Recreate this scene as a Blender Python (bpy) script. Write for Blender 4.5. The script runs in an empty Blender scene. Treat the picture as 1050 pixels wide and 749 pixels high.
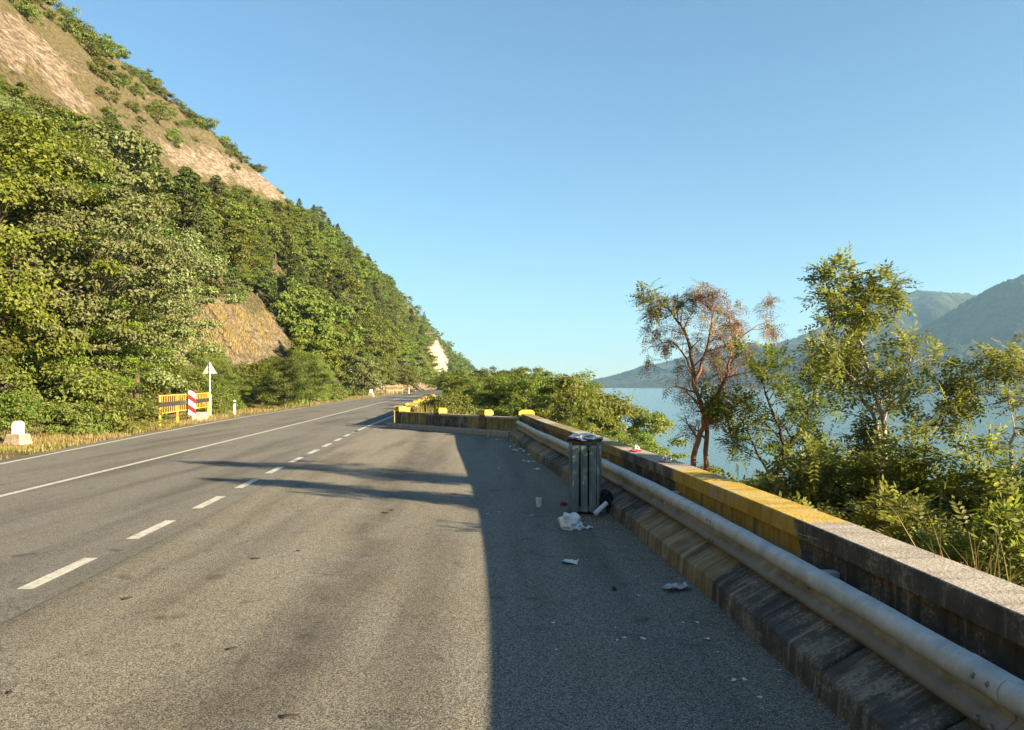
import bpy, bmesh, math, random
import numpy as np
from mathutils import Vector, noise as mnoise
R = math.radians
C = bpy.context.scene.collection
sc = bpy.context.scene

# ------------------------------------------------------------------ camera, sky, sun, exposure
H_CAM, FPX, CX, HY = 1.9, 790.0, 525.0, 394.0      # eye height (m), focal length in photo pixels, centre column, horizon row
cam_d = bpy.data.cameras.new("camera"); cam = bpy.data.objects.new("camera", cam_d); C.objects.link(cam)
cam.location = (0, 0, H_CAM); cam.rotation_euler = (R(90), 0, 0)
cam_d.sensor_width = 36; cam_d.lens = 36 * FPX / 1050; cam_d.shift_y = (HY - 374.5) / 1050
cam_d.clip_start = 0.05; cam_d.clip_end = 20000
sc.camera = cam

SUN_EL, SUN_AZ = R(16.5), R(120)                    # azimuth clockwise from +Y
world = bpy.data.worlds.new("World"); sc.world = world; world.use_nodes = True
wn, wl = world.node_tree.nodes, world.node_tree.links
sky = wn.new("ShaderNodeTexSky"); sky.sky_type = "NISHITA"; sky.sun_disc = False
sky.sun_elevation = SUN_EL; sky.sun_rotation = SUN_AZ; sky.air_density = 1.0; sky.dust_density = 0.0; sky.ozone_density = 2.6
gam = wn.new("ShaderNodeGamma"); gam.inputs[1].default_value = 0.80; wl.new(sky.outputs[0], gam.inputs[0])   # late-summer air: softer horizon, deeper zenith
tnt = wn.new("ShaderNodeMix"); tnt.data_type = "RGBA"; tnt.blend_type = "MULTIPLY"; tnt.inputs[0].default_value = 1.0; tnt.inputs[7].default_value = (0.62, 0.82, 0.90, 1)
wl.new(gam.outputs[0], tnt.inputs[6]); wl.new(tnt.outputs[2], wn["Background"].inputs[0]); wn["Background"].inputs[1].default_value = 0.064
sun_d = bpy.data.lights.new("sun", "SUN"); sun = bpy.data.objects.new("sun", sun_d); C.objects.link(sun)
sun_d.energy = 5.0; sun_d.angle = R(0.5); sun_d.color = (1.0, 0.79, 0.50)
sdir = Vector((math.sin(SUN_AZ) * math.cos(SUN_EL), math.cos(SUN_AZ) * math.cos(SUN_EL), math.sin(SUN_EL)))
sun.rotation_euler = sdir.to_track_quat("Z", "Y").to_euler()
sc.view_settings.view_transform = "Standard"; sc.view_settings.look = "None"
sc.view_settings.exposure = 2.3; sc.view_settings.gamma = 1.0; sc.view_settings.use_curve_mapping = False
sc.cycles.use_denoising = True
sc.cycles.max_bounces = 6; sc.cycles.transparent_max_bounces = 8; sc.cycles.volume_bounces = 0
HAZE = 1.2e-4

rng = np.random.default_rng(7); random.seed(7)

# ------------------------------------------------------------------ helpers: materials
def N(t, typ, **kw):
    n = t.nodes.new(typ)
    for k, v in kw.items():
        if k in n.inputs: n.inputs[k].default_value = v
        else: setattr(n, k, v)
    return n
def newmat(name):
    m = bpy.data.materials.new(name); m.use_nodes = True; t = m.node_tree
    b = t.nodes["Principled BSDF"]; b.inputs["Specular IOR Level"].default_value = 0.3
    return m, t, b
def ramp(t, fac, stops):
    r = t.nodes.new("ShaderNodeValToRGB"); e = r.color_ramp.elements
    while len(e) < len(stops): e.new(0.5)
    for i, (p, c) in enumerate(stops):
        e[i].position = p; e[i].color = (*c, 1) if len(c) == 3 else c
    t.links.new(fac, r.inputs[0]); return r.outputs[0]
def mixc(t, fac, a, b, blend="MIX"):
    n = t.nodes.new("ShaderNodeMix"); n.data_type = "RGBA"; n.blend_type = blend
    for s, v in ((0, fac), (6, a), (7, b)):
        if hasattr(v, "links"): t.links.new(v, n.inputs[s])
        else: n.inputs[s].default_value = v if s == 0 else ((*v, 1) if len(v) == 3 else v)
    return n.outputs[2]
def math_(t, op, a, b=None, clamp=False):
    n = t.nodes.new("ShaderNodeMath"); n.operation = op; n.use_clamp = clamp
    for i, v in enumerate((a, b)):
        if v is None: continue
        if hasattr(v, "links"): t.links.new(v, n.inputs[i])
        else: n.inputs[i].default_value = v
    return n.outputs[0]
def coords(t, kind="Object", scale=(1, 1, 1)):
    if kind == "Position": o = t.nodes.new("ShaderNodeNewGeometry").outputs["Position"]
    else: o = t.nodes.new("ShaderNodeTexCoord").outputs[kind]
    m = t.nodes.new("ShaderNodeMapping"); m.inputs["Scale"].default_value = scale
    t.links.new(o, m.inputs[0]); return m.outputs[0]
def noise_(t, co, scale, detail=4, rough=0.55):
    n = N(t, "ShaderNodeTexNoise", Scale=scale, Detail=detail, Roughness=rough); t.links.new(co, n.inputs["Vector"]); return n.outputs["Fac"]
def bump_(t, b, h, strength=0.3, dist=0.01):
    n = N(t, "ShaderNodeBump", Strength=strength, Distance=dist); t.links.new(h, n.inputs["Height"]); t.links.new(n.outputs[0], b.inputs["Normal"])
def stepped(t, v, lo, hi):
    n = t.nodes.new("ShaderNodeMapRange"); n.inputs[1].default_value = lo; n.inputs[2].default_value = hi; n.clamp = True
    t.links.new(v, n.inputs[0]); return n.outputs[0]

def mat_simple(name, col, rough=0.7, metal=0.0, var=0.25, scale=6, bump=0.15, spec=0.3):
    m, t, b = newmat(name); co = coords(t)
    f = noise_(t, co, scale, 6)
    lo = tuple(c * (1 - var) for c in col); hi = tuple(min(1, c * (1 + var)) for c in col)
    t.links.new(ramp(t, f, [(0.3, lo), (0.7, hi)]), b.inputs["Base Color"])
    b.inputs["Roughness"].default_value = rough; b.inputs["Metallic"].default_value = metal; b.inputs["Specular IOR Level"].default_value = spec
    if bump: bump_(t, b, noise_(t, co, scale * 6, 4), bump, 0.004)
    return m
def mat_leaf(name, a, b_, trans=0.35, rough=0.5, tint=0.55):
    m, t, b = newmat(name)
    g = t.nodes.new("ShaderNodeNewGeometry"); oi = t.nodes.new("ShaderNodeObjectInfo")
    c = mixc(t, g.outputs["Random Per Island"], a, b_)
    pos = coords(t, "Position"); nz = noise_(t, pos, 0.22, 2)
    k = math_(t, "ADD", math_(t, "MULTIPLY", oi.outputs["Random"], 0.75), math_(t, "MULTIPLY", nz, 0.4))
    hs = t.nodes.new("ShaderNodeHueSaturation"); t.links.new(c, hs.inputs["Color"])
    t.links.new(math_(t, "ADD", math_(t, "MULTIPLY", k, 0.075 * tint / 0.55), 0.462), hs.inputs["Hue"])
    t.links.new(math_(t, "ADD", math_(t, "MULTIPLY", k, 1.75 * tint), 1 - 0.95 * tint), hs.inputs["Value"])
    t.links.new(hs.outputs[0], b.inputs["Base Color"]); b.inputs["Roughness"].default_value = rough
    tr = t.nodes.new("ShaderNodeBsdfTranslucent"); t.links.new(mixc(t, 0.5, hs.outputs[0], (0.9, 1.0, 0.3), "MULTIPLY"), tr.inputs[0])
    # translucent light comes through yellower than the leaf's own face
    t.nodes.active = b
    mx = t.nodes.new("ShaderNodeMixShader"); mx.inputs[0].default_value = trans
    t.links.new(b.outputs[0], mx.inputs[1]); t.links.new(tr.outputs[0], mx.inputs[2])
    t.links.new(mx.outputs[0], t.nodes["Material Output"].inputs[0])
    return m

# ------------------------------------------------------------------ helpers: geometry
class Buf:
    """collects faces of mixed size; build() links them as one mesh object"""
    def __init__(s): s.v = []; s.n = 0; s.q = []; s.f = []; s.mi = []; s.uvf = {}
    def add(s, verts, faces, mat=0):
        verts = np.asarray(verts, float); o = s.n; s.v.append(verts); s.n += len(verts)
        for f in faces: s.f.append([i + o for i in f]); s.mi.append(mat)
    def quads(s, verts, mat=0):                      # verts (N,4,3)
        verts = np.asarray(verts, float); k = len(verts)
        if not k: return
        s.v.append(verts.reshape(-1, 3)); s.q.append((np.arange(k * 4).reshape(k, 4) + s.n, mat)); s.n += k * 4
    def box(s, c, d, mat=0, rz=0.0, rx=0.0, ry=0.0, taper=1.0):
        from mathutils import Euler
        M = Euler((rx, ry, rz)).to_matrix()
        P = []
        for z in (-1, 1):
            k = taper if z > 0 else 1.0
            for x, y in ((-1, -1), (1, -1), (1, 1), (-1, 1)):
                P.append(Vector(c) + M @ Vector((x * d[0] / 2 * k, y * d[1] / 2 * k, z * d[2] / 2)))
        s.add(P, [(3, 2, 1, 0), (4, 5, 6, 7), (0, 1, 5, 4), (1, 2, 6, 5), (2, 3, 7, 6), (3, 0, 4, 7)], mat)
    def tube(s, pts, rad, n=6, mat=0, cap=True):
        pts = [Vector(p) for p in pts]; k = len(pts)
        if k < 2: return
        rad = [rad] * k if np.isscalar(rad) else rad
        t0 = (pts[1] - pts[0]).normalized(); u = t0.orthogonal().normalized(); V = []
        for i, p in enumerate(pts):
            t = (pts[min(i + 1, k - 1)] - pts[max(i - 1, 0)]).normalized()
            u = (u - t * u.dot(t)); u = u.normalized() if u.length > 1e-6 else t.orthogonal().normalized()
            w = t.cross(u)
            for j in range(n):
                a = 2 * math.pi * j / n; V.append(p + (u * math.cos(a) + w * math.sin(a)) * rad[i])
        F = [(i * n + j, i * n + (j + 1) % n, (i + 1) * n + (j + 1) % n, (i + 1) * n + j) for i in range(k - 1) for j in range(n)]
        if cap: F += [tuple(range(n - 1, -1, -1)), tuple((k - 1) * n + j for j in range(n))]
        s.add(V, F, mat)
    def mesh(s, name, mats, smooth=False):
        me = bpy.data.meshes.new(name)
        V = np.concatenate(s.v) if s.v else np.zeros((0, 3))
        loops = []; starts = []; mi = []; off = 0
        if s.f:
            ln = np.array([len(f) for f in s.f]); loops.append(np.array([i for f in s.f for i in f])); starts.append(np.concatenate([[0], np.cumsum(ln)[:-1]])); off = ln.sum(); mi.append(np.array(s.mi))
        for q, m in s.q:
            loops.append(q.ravel()); starts.append(np.arange(len(q)) * 4 + off); off += q.size; mi.append(np.full(len(q), m))
        L = np.concatenate(loops).astype(np.int32); S = np.concatenate(starts).astype(np.int32); MI = np.concatenate(mi).astype(np.int32)
        me.vertices.add(len(V)); me.vertices.foreach_set("co", V.astype(np.float32).ravel())
        me.loops.add(len(L)); me.loops.foreach_set("vertex_index", L)
        me.polygons.add(len(S)); me.polygons.foreach_set("loop_start", S)
        for m in (mats if isinstance(mats, (list, tuple)) else [mats]): me.materials.append(m)
        me.polygons.foreach_set("material_index", MI)
        me.polygons.foreach_set("use_smooth", np.full(len(S), smooth))
        me.update(calc_edges=True); return me
    def build(s, name, mats, parent=None, smooth=False, bevel=0.0):
        o = bpy.data.objects.new(name, s.mesh(name, mats, smooth)); C.objects.link(o)
        if parent: o.parent = parent
        if bevel:
            md = o.modifiers.new("bevel", "BEVEL"); md.width = bevel; md.segments = 2; md.limit_method = "ANGLE"; md.angle_limit = R(35)
        return o
def thing(name, label, cat, loc=(0, 0, 0), rz=0.0, group=None):
    o = bpy.data.objects.new(name, None); o.empty_display_size = 0.2; C.objects.link(o); o.location = loc; o.rotation_euler = (0, 0, rz)
    return tag(o, label, cat, group)
def tag(o, label=None, cat=None, group=None, kind=None):
    for k, v in (("label", label), ("category", cat), ("group", group), ("kind", kind)):
        if v: o[k] = v
    return o
def copy_thing(root, loc, rz, s=1.0, label=None, group=None):
    r = root.copy(); C.objects.link(r); r.location = loc; r.rotation_euler = (0, 0, rz); r.scale = (s, s, s) if np.isscalar(s) else s
    for ch in root.children:
        c = ch.copy(); C.objects.link(c); c.parent = r
        for g in ch.children:
            d = g.copy(); C.objects.link(d); d.parent = c
    if label: r["label"] = label
    if group: r["group"] = group
    return r
def dense(pts, lo, hi, sm=2.0):                      # smooth 1-D curve through (t, v) points
    pts = np.array(sorted(pts), float); g = np.linspace(lo, hi, 4000); v = np.interp(g, pts[:, 0], pts[:, 1])
    k = max(1, int(sm / (hi - lo) * 4000)); ker = np.hanning(2 * k + 3); ker /= ker.sum()
    vp = np.concatenate([v[0] + (np.arange(-k - 1, 0)) * (v[1] - v[0]), v, v[-1] + (np.arange(1, k + 2)) * (v[-1] - v[-2])])
    v = np.convolve(vp, ker, "valid")
    return lambda t: np.interp(t, g, v)
def sstep(a, b, x): x = np.clip((x - a) / (b - a), 0, 1); return x * x * (3 - 2 * x)
def sweep(buf, path, prof, mat=0, closed=True, caps=True):
    """profile (offset to the right of travel, z) along an (x, y) path; returns (u, v) per vertex"""
    path = np.asarray(path, float); n = len(path); t = np.gradient(path, axis=0); t /= np.linalg.norm(t, axis=1)[:, None]
    nr = np.stack([t[:, 1], -t[:, 0]], 1); m = len(prof)
    V = np.array([[path[i, 0] + nr[i, 0] * o, path[i, 1] + nr[i, 1] * o, z] for i in range(n) for o, z in prof])
    F = []
    rngj = range(m if closed else m - 1)
    for i in range(n - 1):
        for j in rngj:
            a, b = i * m + j, i * m + (j + 1) % m
            F.append((a, a + m, b + m, b))
    if caps and closed: F += [tuple(range(m)), tuple(range((n - 1) * m + m - 1, (n - 1) * m - 1, -1))]
    buf.add(V, F, mat)
    u = np.concatenate([[0], np.cumsum(np.linalg.norm(np.diff(path, axis=0), axis=1))])
    return u
def add_attr(o, name, vals):
    a = o.data.attributes.new(name, "FLOAT", "POINT"); a.data.foreach_set("value", np.asarray(vals, np.float32))
def attr(t, name):
    n = t.nodes.new("ShaderNodeAttribute"); n.attribute_name = name; return n.outputs["Fac"]

# ------------------------------------------------------------------ plan of the place (metres; +Y along the view, +X to the river)
toe = dense([(-12, 2.05), (0, 1.95), (4.2, 1.87), (6.7, 1.75), (9.6, 1.56), (12, 1.35), (14.6, 1.10), (17.4, 0.82), (21.3, 0.40), (26.5, -0.05), (40, -1.4)], -12, 40, 1.5)
XL = dense([(-40, -5.5), (0, -9.6), (10, -11.0), (19.8, -12.35), (30, -13.8), (42, -15.2), (84, -18.5), (110, -20.0), (160, -21.3), (195, -21.6), (240, -20), (300, -13), (420, 10), (1000, 80)], -40, 1000, 8)
XCn = dense([(-40, -6.2), (0, -7.9), (13, -8.65), (20, -9.1), (36, -10.2), (51, -11.3), (73, -13.0), (110, -15.2), (160, -17.3), (195, -18.0), (240, -16.5), (300, -9.5), (420, 13.5), (1000, 84)], -40, 1000, 8)
XD = dense([(-40, -2.2), (0, -4.05), (7, -4.5), (12, -4.82), (16.5, -5.2), (24, -5.75), (31, -6.3), (44, -6.95), (70, -8.7), (110, -11.5), (160, -13.8), (195, -14.5), (240, -13), (300, -6), (420, 17), (1000, 88)], -40, 1000, 4)
HX = dense([(-80, -12), (0, -13.6), (20, -16.0), (34, -17.2), (50, -19.5), (100, -23.5), (200, -25.5), (400, -29), (700, -33), (1000, -20)], -80, 1000, 10)
HD = dense([(-80, 50), (620, 50), (720, 34), (820, 20), (900, 10), (1000, 4)], -80, 1000, 20)
HSC = dense([(-80, 1.10), (60, 1.14), (160, 1.22), (260, 1.25), (400, 1.22), (600, 1.24), (760, 1.12), (860, 0.9), (1000, 0.1)], -80, 1000, 20)
prof = dense([(0, 0), (3, 1.0), (10, 9.5), (25, 27), (40, 43.5), (50, 52.5), (62, 59), (80, 65), (120, 71), (260, 74)], 0, 260, 3)
def XR(y):                                           # where the bank to the river begins
    near = toe(np.minimum(y, 30)) + 0.85; far = XD(y) + 2.1
    return near + (far - near) * sstep(26.5, 37, y)
def nz(x, y, s, seed=0.0): return mnoise.fractal(Vector((x / s + seed, y / s - seed, seed * 1.7)), 1.0, 2.0, 4)
def T(x, y):
    """terrain height"""
    d = float(HX(y)) - x
    if d > 0:
        D = float(HD(y)); z = float(HSC(y)) * D / 50 * float(prof(d * 50 / D)) if d * 50 / D < 260 else float(HSC(y)) * D / 50 * 74
        k = min(1.0, d / 10)
        return z + k * (1.6 * nz(x * 0.5, y, 16, 3.1) + 0.5 * nz(x, y, 3.5, 9.2)) - 0.03
    xr = float(XR(y)); r = x - xr
    if r > 0:
        wide = float(sstep(30, 60, y)) * 9 + float(sstep(60, 160, y)) * 12
        z = -0.10 - 0.12 * min(r, wide) if wide > 0 else -0.10
        r2 = max(0.0, r - wide)
        z -= r2 * 0.62 if r2 < 40 else 24.8
        return max(z, -14.5) + min(1, r) * 0.25 * nz(x, y, 2.5, 5.0)
    if x < float(XL(y)) - 0.6: return -0.02 + 0.05 * nz(x, y, 1.2, 2.2)
    return -0.06
def G(px, py, z=0.0): Y = (H_CAM - z) * FPX / (py - HY); return ((px - CX) / FPX * Y, Y, z)     # survey: photo row/col -> level ground
def hit(px, py, y0=12.0):                                                                       # ... -> hillside
    a, b = (px - CX) / FPX, (HY - py) / FPX; y = y0
    while y < 980:
        if T(a * y, y) >= H_CAM + b * y: return (a * y, y, H_CAM + b * y)
        y += 0.4 + y * 0.004
    return None
def proj(p): return (CX + FPX * p[0] / p[1], HY - FPX * (p[2] - H_CAM) / p[1])
def inpoly(x, y, P):
    c = False; n = len(P)
    for i in range(n):
        (x1, y1), (x2, y2) = P[i], P[i - 1]
        if (y1 > y) != (y2 > y) and x < (x2 - x1) * (y - y1) / (y2 - y1) + x1: c = not c
    return c
BARE = {  # outlines of the bare ground on the hillside as surveyed from the photograph
    "cliff": [(-40, -30), (0, 8), (45, 38), (75, 72), (93, 108), (86, 122), (60, 98), (30, 72), (0, 66), (-40, 55)],
    "slope": [(50, 45), (100, 66), (150, 92), (200, 127), (240, 148), (290, 183), (302, 206), (275, 202), (250, 187), (220, 178), (170, 165), (140, 140), (105, 112), (88, 88)],
    "rock": [(165, 146), (185, 150), (230, 160), (275, 180), (303, 205), (280, 207), (255, 192), (200, 182), (175, 168)],
    "bank": [(182, 332), (196, 312), (235, 308), (255, 325), (274, 318), (284, 345), (262, 366), (230, 372), (200, 370), (178, 352)],
    "white": [(436, 360), (448, 350), (462, 370), (459, 386), (442, 378)],
    "brown": [(404, 300), (440, 322), (472, 362), (470, 372), (452, 355), (434, 340), (415, 320)],
}
BAREW = {}
for k_, P_ in BARE.items():
    W_ = []
    for (a_, b_) in P_:
        h_ = hit(a_, b_)
        if h_ is None:                               # over the crest: take the crest line in that direction
            y_ = 20.0; best = (9e9, None)
            while y_ < 900:
                x_ = (a_ - CX) / FPX * y_; e_ = (H_CAM + (HY - b_) / FPX * y_) - T(x_, y_)
                if e_ < best[0]: best = (e_, (x_, y_, 0))
                y_ += 3
            h_ = best[1]
        W_.append((float(HX(h_[1])) - h_[0], h_[1]))
    BAREW[k_] = W_
def bare(x, y, key):
    return inpoly(float(HX(y)) - x + 0.8 * nz(x, y, 4, 1.1), y + 3.0 * nz(x, y, 6, 8.1), BAREW[key])

# ------------------------------------------------------------------ setting materials
def mat_terrain():
    m, t, b = newmat("terrain_soil"); pos = coords(t, "Position")
    n1 = noise_(t, pos, 0.35, 6); n2 = noise_(t, pos, 2.2, 6, 0.65); n3 = noise_(t, coords(t, "Position", (1, 1, 3.5)), 0.6, 8, 0.7)
    floor = ramp(t, n2, [(0.3, (0.035, 0.035, 0.015)), (0.55, (0.08, 0.08, 0.03)), (0.75, (0.15, 0.12, 0.05))])
    dry = ramp(t, n2, [(0.30, (0.060, 0.062, 0.022)), (0.5, (0.165, 0.135, 0.06)), (0.70, (0.29, 0.23, 0.115))])
    rock = ramp(t, n3, [(0.36, (0.085, 0.062, 0.042)), (0.47, (0.235, 0.175, 0.115)), (0.62, (0.44, 0.36, 0.27))])
    white = ramp(t, n3, [(0.3, (0.20, 0.165, 0.12)), (0.5, (0.48, 0.44, 0.37)), (0.7, (0.62, 0.59, 0.53))])
    e = math_(t, "MULTIPLY", math_(t, "SUBTRACT", n2, 0.5), 1.1)
    def k(nm): return stepped(t, math_(t, "ADD", attr(t, nm), e), 0.35, 0.65)
    c = mixc(t, k("dry"), floor, dry); c = mixc(t, k("rock"), c, rock); c = mixc(t, k("white"), c, white)
    t.links.new(c, b.inputs["Base Color"]); b.inputs["Roughness"].default_value = 0.95
    bump_(t, b, math_(t, "ADD", n2, n3), 1.0, 1.2)
    return m
def mat_asphalt(name, dark, light, grain, coarse, brown, streak=None):
    m, t, b = newmat(name); pos = coords(t, "Position")
    g1 = N(t, "ShaderNodeTexVoronoi", Scale=grain); t.links.new(pos, g1.inputs["Vector"])
    gs = t.nodes.new("ShaderNodeSeparateColor"); t.links.new(g1.outputs["Color"], gs.inputs[0])
    fine = noise_(t, pos, grain * 0.55, 3, 0.7)
    agg = ramp(t, math_(t, "ADD", math_(t, "MULTIPLY", gs.outputs[0], 0.6), math_(t, "MULTIPLY", fine, 0.4)), [(0.2, tuple(c * (1 - coarse) for c in dark)), (0.55, tuple((a + c) / 2 for a, c in zip(dark, light))), (0.9, tuple(c * (1 + coarse) for c in light))])
    big = noise_(t, pos, 0.55, 5, 0.6)
    c = mixc(t, stepped(t, big, 0.35, 0.7), agg, mixc(t, 1.0, agg, brown, "MULTIPLY"))
    trk = noise_(t, coords(t, "Position", (1.3, 0.10, 1)), 0.9, 4, 0.55)                        # worn wheel lanes
    c = mixc(t, math_(t, "MULTIPLY", stepped(t, trk, 0.47, 0.66), 0.75), c, mixc(t, 1.0, c, (0.50, 0.49, 0.50), "MULTIPLY"))
    st = noise_(t, pos, 2.3, 3, 0.5)                                                            # oil spots
    c = mixc(t, math_(t, "MULTIPLY", stepped(t, st, 0.645, 0.74), 0.65), c, (0.03, 0.028, 0.026))
    st2 = noise_(t, pos, 6.5, 5, 0.7)
    c = mixc(t, math_(t, "MULTIPLY", stepped(t, math_(t, "ADD", math_(t, "MULTIPLY", st2, 0.6), math_(t, "MULTIPLY", big, 0.4)), 0.60, 0.66), 0.45), c, (0.035, 0.033, 0.030))
    if streak:                                        # oil and rubber worn into the line where cars pull in
        dq = math_(t, "ABSOLUTE", math_(t, "SUBTRACT", math_(t, "ADD", attr(t, "lane"), math_(t, "MULTIPLY", math_(t, "SUBTRACT", noise_(t, pos, 0.8, 3), 0.5), 0.7)), streak))
        dk = math_(t, "MULTIPLY", math_(t, "SUBTRACT", 1.0, stepped(t, dq, 0.02, 0.42)), math_(t, "MULTIPLY", stepped(t, noise_(t, pos, 1.1, 5, 0.65), 0.25, 0.52), 1.0))
        c = mixc(t, dk, c, mixc(t, 1.0, c, (0.60, 0.59, 0.61), "MULTIPLY"))
        ed = stepped(t, math_(t, "ADD", attr(t, "lane"), math_(t, "MULTIPLY", math_(t, "SUBTRACT", st2, 0.5), 0.3)), 0.40, 0.62)   # dusty edge by the carriageway
        c = mixc(t, math_(t, "SUBTRACT", 1.0, ed), c, mixc(t, 1.0, c, (0.74, 0.72, 0.68), "MULTIPLY"))
    crk = N(t, "ShaderNodeTexVoronoi", Scale=0.45, feature="DISTANCE_TO_EDGE"); 
    wob = t.nodes.new("ShaderNodeVectorMath"); wob.operation = "ADD"; t.links.new(pos, wob.inputs[0])
    nt = N(t, "ShaderNodeTexNoise", Scale=1.6, Detail=4); t.links.new(pos, nt.inputs["Vector"]); t.links.new(nt.outputs["Color"], wob.inputs[1]); t.links.new(wob.outputs[0], crk.inputs["Vector"])
    c = mixc(t, math_(t, "MULTIPLY", math_(t, "SUBTRACT", 1.0, stepped(t, crk.outputs["Distance"], 0.002, 0.008)), 0.35), c, (0.025, 0.025, 0.024))
    t.links.new(c, b.inputs["Base Color"]); b.inputs["Roughness"].default_value = 0.85
    bump_(t, b, math_(t, "ADD", gs.outputs[0], fine), 0.7, 0.006)
    return m
def mat_paint_line():
    m, t, b = newmat("road_paint"); pos = coords(t, "Position")
    n = noise_(t, pos, 9, 6, 0.7); n2 = noise_(t, pos, 60, 3)
    w = math_(t, "ADD", math_(t, "MULTIPLY", n, 0.75), math_(t, "MULTIPLY", n2, 0.25))
    t.links.new(ramp(t, w, [(0.36, (0.16, 0.155, 0.14)), (0.45, (0.38, 0.385, 0.34)), (0.6, (0.52, 0.51, 0.46))]), b.inputs["Base Color"]); b.inputs["Roughness"].default_value = 0.6
    return m
def mat_wall(name, bands, coping=False, face=None):
    """bands: list of (u_end, colour key) along the wall; grime streaks run down the face"""
    m, t, b = newmat(name)
    u, v = attr(t, "u"), attr(t, "v")
    cb = t.nodes.new("ShaderNodeCombineXYZ"); t.links.new(u, cb.inputs[0]); t.links.new(v, cb.inputs[1])
    mp = t.nodes.new("ShaderNodeMapping"); mp.inputs["Scale"].default_value = (9, 0.9, 1); t.links.new(cb.outputs[0], mp.inputs[0])
    streak = noise_(t, mp.outputs[0], 1.0, 5, 0.65)
    pos = coords(t, "Position"); blot = noise_(t, pos, 3.2, 6, 0.65); fine = noise_(t, pos, 45, 4, 0.6)
    cols = {"yellow": ((0.33, 0.22, 0.03), (0.55, 0.39, 0.06)), "black": ((0.045, 0.046, 0.046), (0.125, 0.125, 0.12)),
            "bare": ((0.27, 0.245, 0.21), (0.42, 0.385, 0.33)), "ochre": ((0.16, 0.125, 0.065), (0.33, 0.26, 0.15)), "tar": ((0.040, 0.041, 0.041), (0.13, 0.13, 0.125)),
            "drab": ((0.15, 0.12, 0.04), (0.30, 0.24, 0.09))}
    uu = math_(t, "ADD", u, math_(t, "MULTIPLY", math_(t, "SUBTRACT", math_(t, "ADD", math_(t, "MULTIPLY", blot, 0.6), math_(t, "MULTIPLY", fine, 0.4)), 0.5), 0.55))
    col = None
    for ue, key in reversed(bands):
        cc = ramp(t, blot, [(0.3, cols[key][0]), (0.7, cols[key][1])])
        col = cc if col is None else mixc(t, math_(t, "LESS_THAN", uu, ue), col, cc)
    if face:                                           # the front of the coping is painted like the wall below it
        col2 = None
        for ue, key in reversed(face):
            cc = ramp(t, blot, [(0.3, cols[key][0]), (0.7, cols[key][1])])
            col2 = cc if col2 is None else mixc(t, math_(t, "LESS_THAN", uu, ue), col2, cc)
        col = mixc(t, math_(t, "LESS_THAN", math_(t, "ADD", v, math_(t, "MULTIPLY", math_(t, "SUBTRACT", fine, 0.5), 0.03)), 0.145), col, col2)
    # worn concrete shows through the paint, then streaks
    worn = stepped(t, math_(t, "ADD", math_(t, "MULTIPLY", fine, 0.45), math_(t, "MULTIPLY", blot, 0.55)), 0.52, 0.58)
    col = mixc(t, math_(t, "MULTIPLY", worn, 0.75), col, (0.27, 0.25, 0.215))
    col = mixc(t, math_(t, "MULTIPLY", stepped(t, streak, 0.50, 0.62), 0.30 if coping else 0.62), col, (0.028, 0.027, 0.025))
    col = mixc(t, math_(t, "MULTIPLY", math_(t, "SUBTRACT", 1.0, stepped(t, streak, 0.36, 0.44)), 0.22 if coping else 0.58), col, (0.36, 0.33, 0.28))
    t.links.new(col, b.inputs["Base Color"]); b.inputs["Roughness"].default_value = 0.9
    bump_(t, b, math_(t, "ADD", blot, fine), 0.6, 0.012)
    return m
M = {}
M["terrain"] = mat_terrain()
M["road"] = mat_asphalt("road_asphalt", (0.095, 0.097, 0.093), (0.180, 0.176, 0.162), 125, 0.55, (1.0, 0.97, 0.92))
M["layby"] = mat_asphalt("layby_asphalt", (0.082, 0.081, 0.073), (0.245, 0.235, 0.202), 145, 0.72, (0.95, 0.89, 0.80), 2.85)
M["line"] = mat_paint_line()
M["concrete"] = mat_simple("concrete", (0.30, 0.27, 0.23), 0.9, var=0.35, scale=5, bump=0.4)
M["yellowcap"] = mat_simple("yellow_cap_paint", (0.46, 0.34, 0.045), 0.7, var=0.35, scale=12)
M["galv"] = mat_simple("galvanised_steel", (0.50, 0.53, 0.56), 0.5, 0.35, var=0.22, scale=7, bump=0.06, spec=0.5)
def mat_rail():
    m, t, b = newmat("weathered_galvanised_rail"); co = coords(t, "Object"); sp = t.nodes.new("ShaderNodeSeparateXYZ"); t.links.new(co, sp.inputs[0])
    n = noise_(t, co, 6, 6, 0.65); f = noise_(t, co, 40, 4, 0.6)
    c = ramp(t, n, [(0.3, (0.30, 0.335, 0.35)), (0.5, (0.43, 0.465, 0.48)), (0.7, (0.54, 0.57, 0.58))])
    dirt = math_(t, "SUBTRACT", 1.0, stepped(t, math_(t, "ADD", sp.outputs[2], math_(t, "MULTIPLY", math_(t, "SUBTRACT", n, 0.5), 0.12)), 0.43, 0.53))  # lower half browned: dirt, plus the shade below the bulge put into the colour
    c = mixc(t, math_(t, "MULTIPLY", dirt, 0.8), c, (0.12, 0.105, 0.085))
    c = mixc(t, math_(t, "MULTIPLY", stepped(t, f, 0.62, 0.70), 0.5), c, (0.16, 0.11, 0.07))
    t.links.new(c, b.inputs["Base Color"]); b.inputs["Roughness"].default_value = 0.55; b.inputs["Metallic"].default_value = 0.15; bump_(t, b, f, 0.12, 0.003); return m
M["rail"] = mat_rail()
M["bolt"] = mat_simple("bolt_steel", (0.22, 0.22, 0.23), 0.55, 0.6)
M["yellowrail"] = mat_simple("yellow_rail_paint", (0.48, 0.30, 0.05), 0.6, var=0.35, scale=4)
M["blackband"] = mat_simple("black_band_paint", (0.03, 0.03, 0.03), 0.6)
M["white"] = mat_simple("white_paint", (0.78, 0.77, 0.73), 0.6, var=0.08, scale=8)
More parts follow.
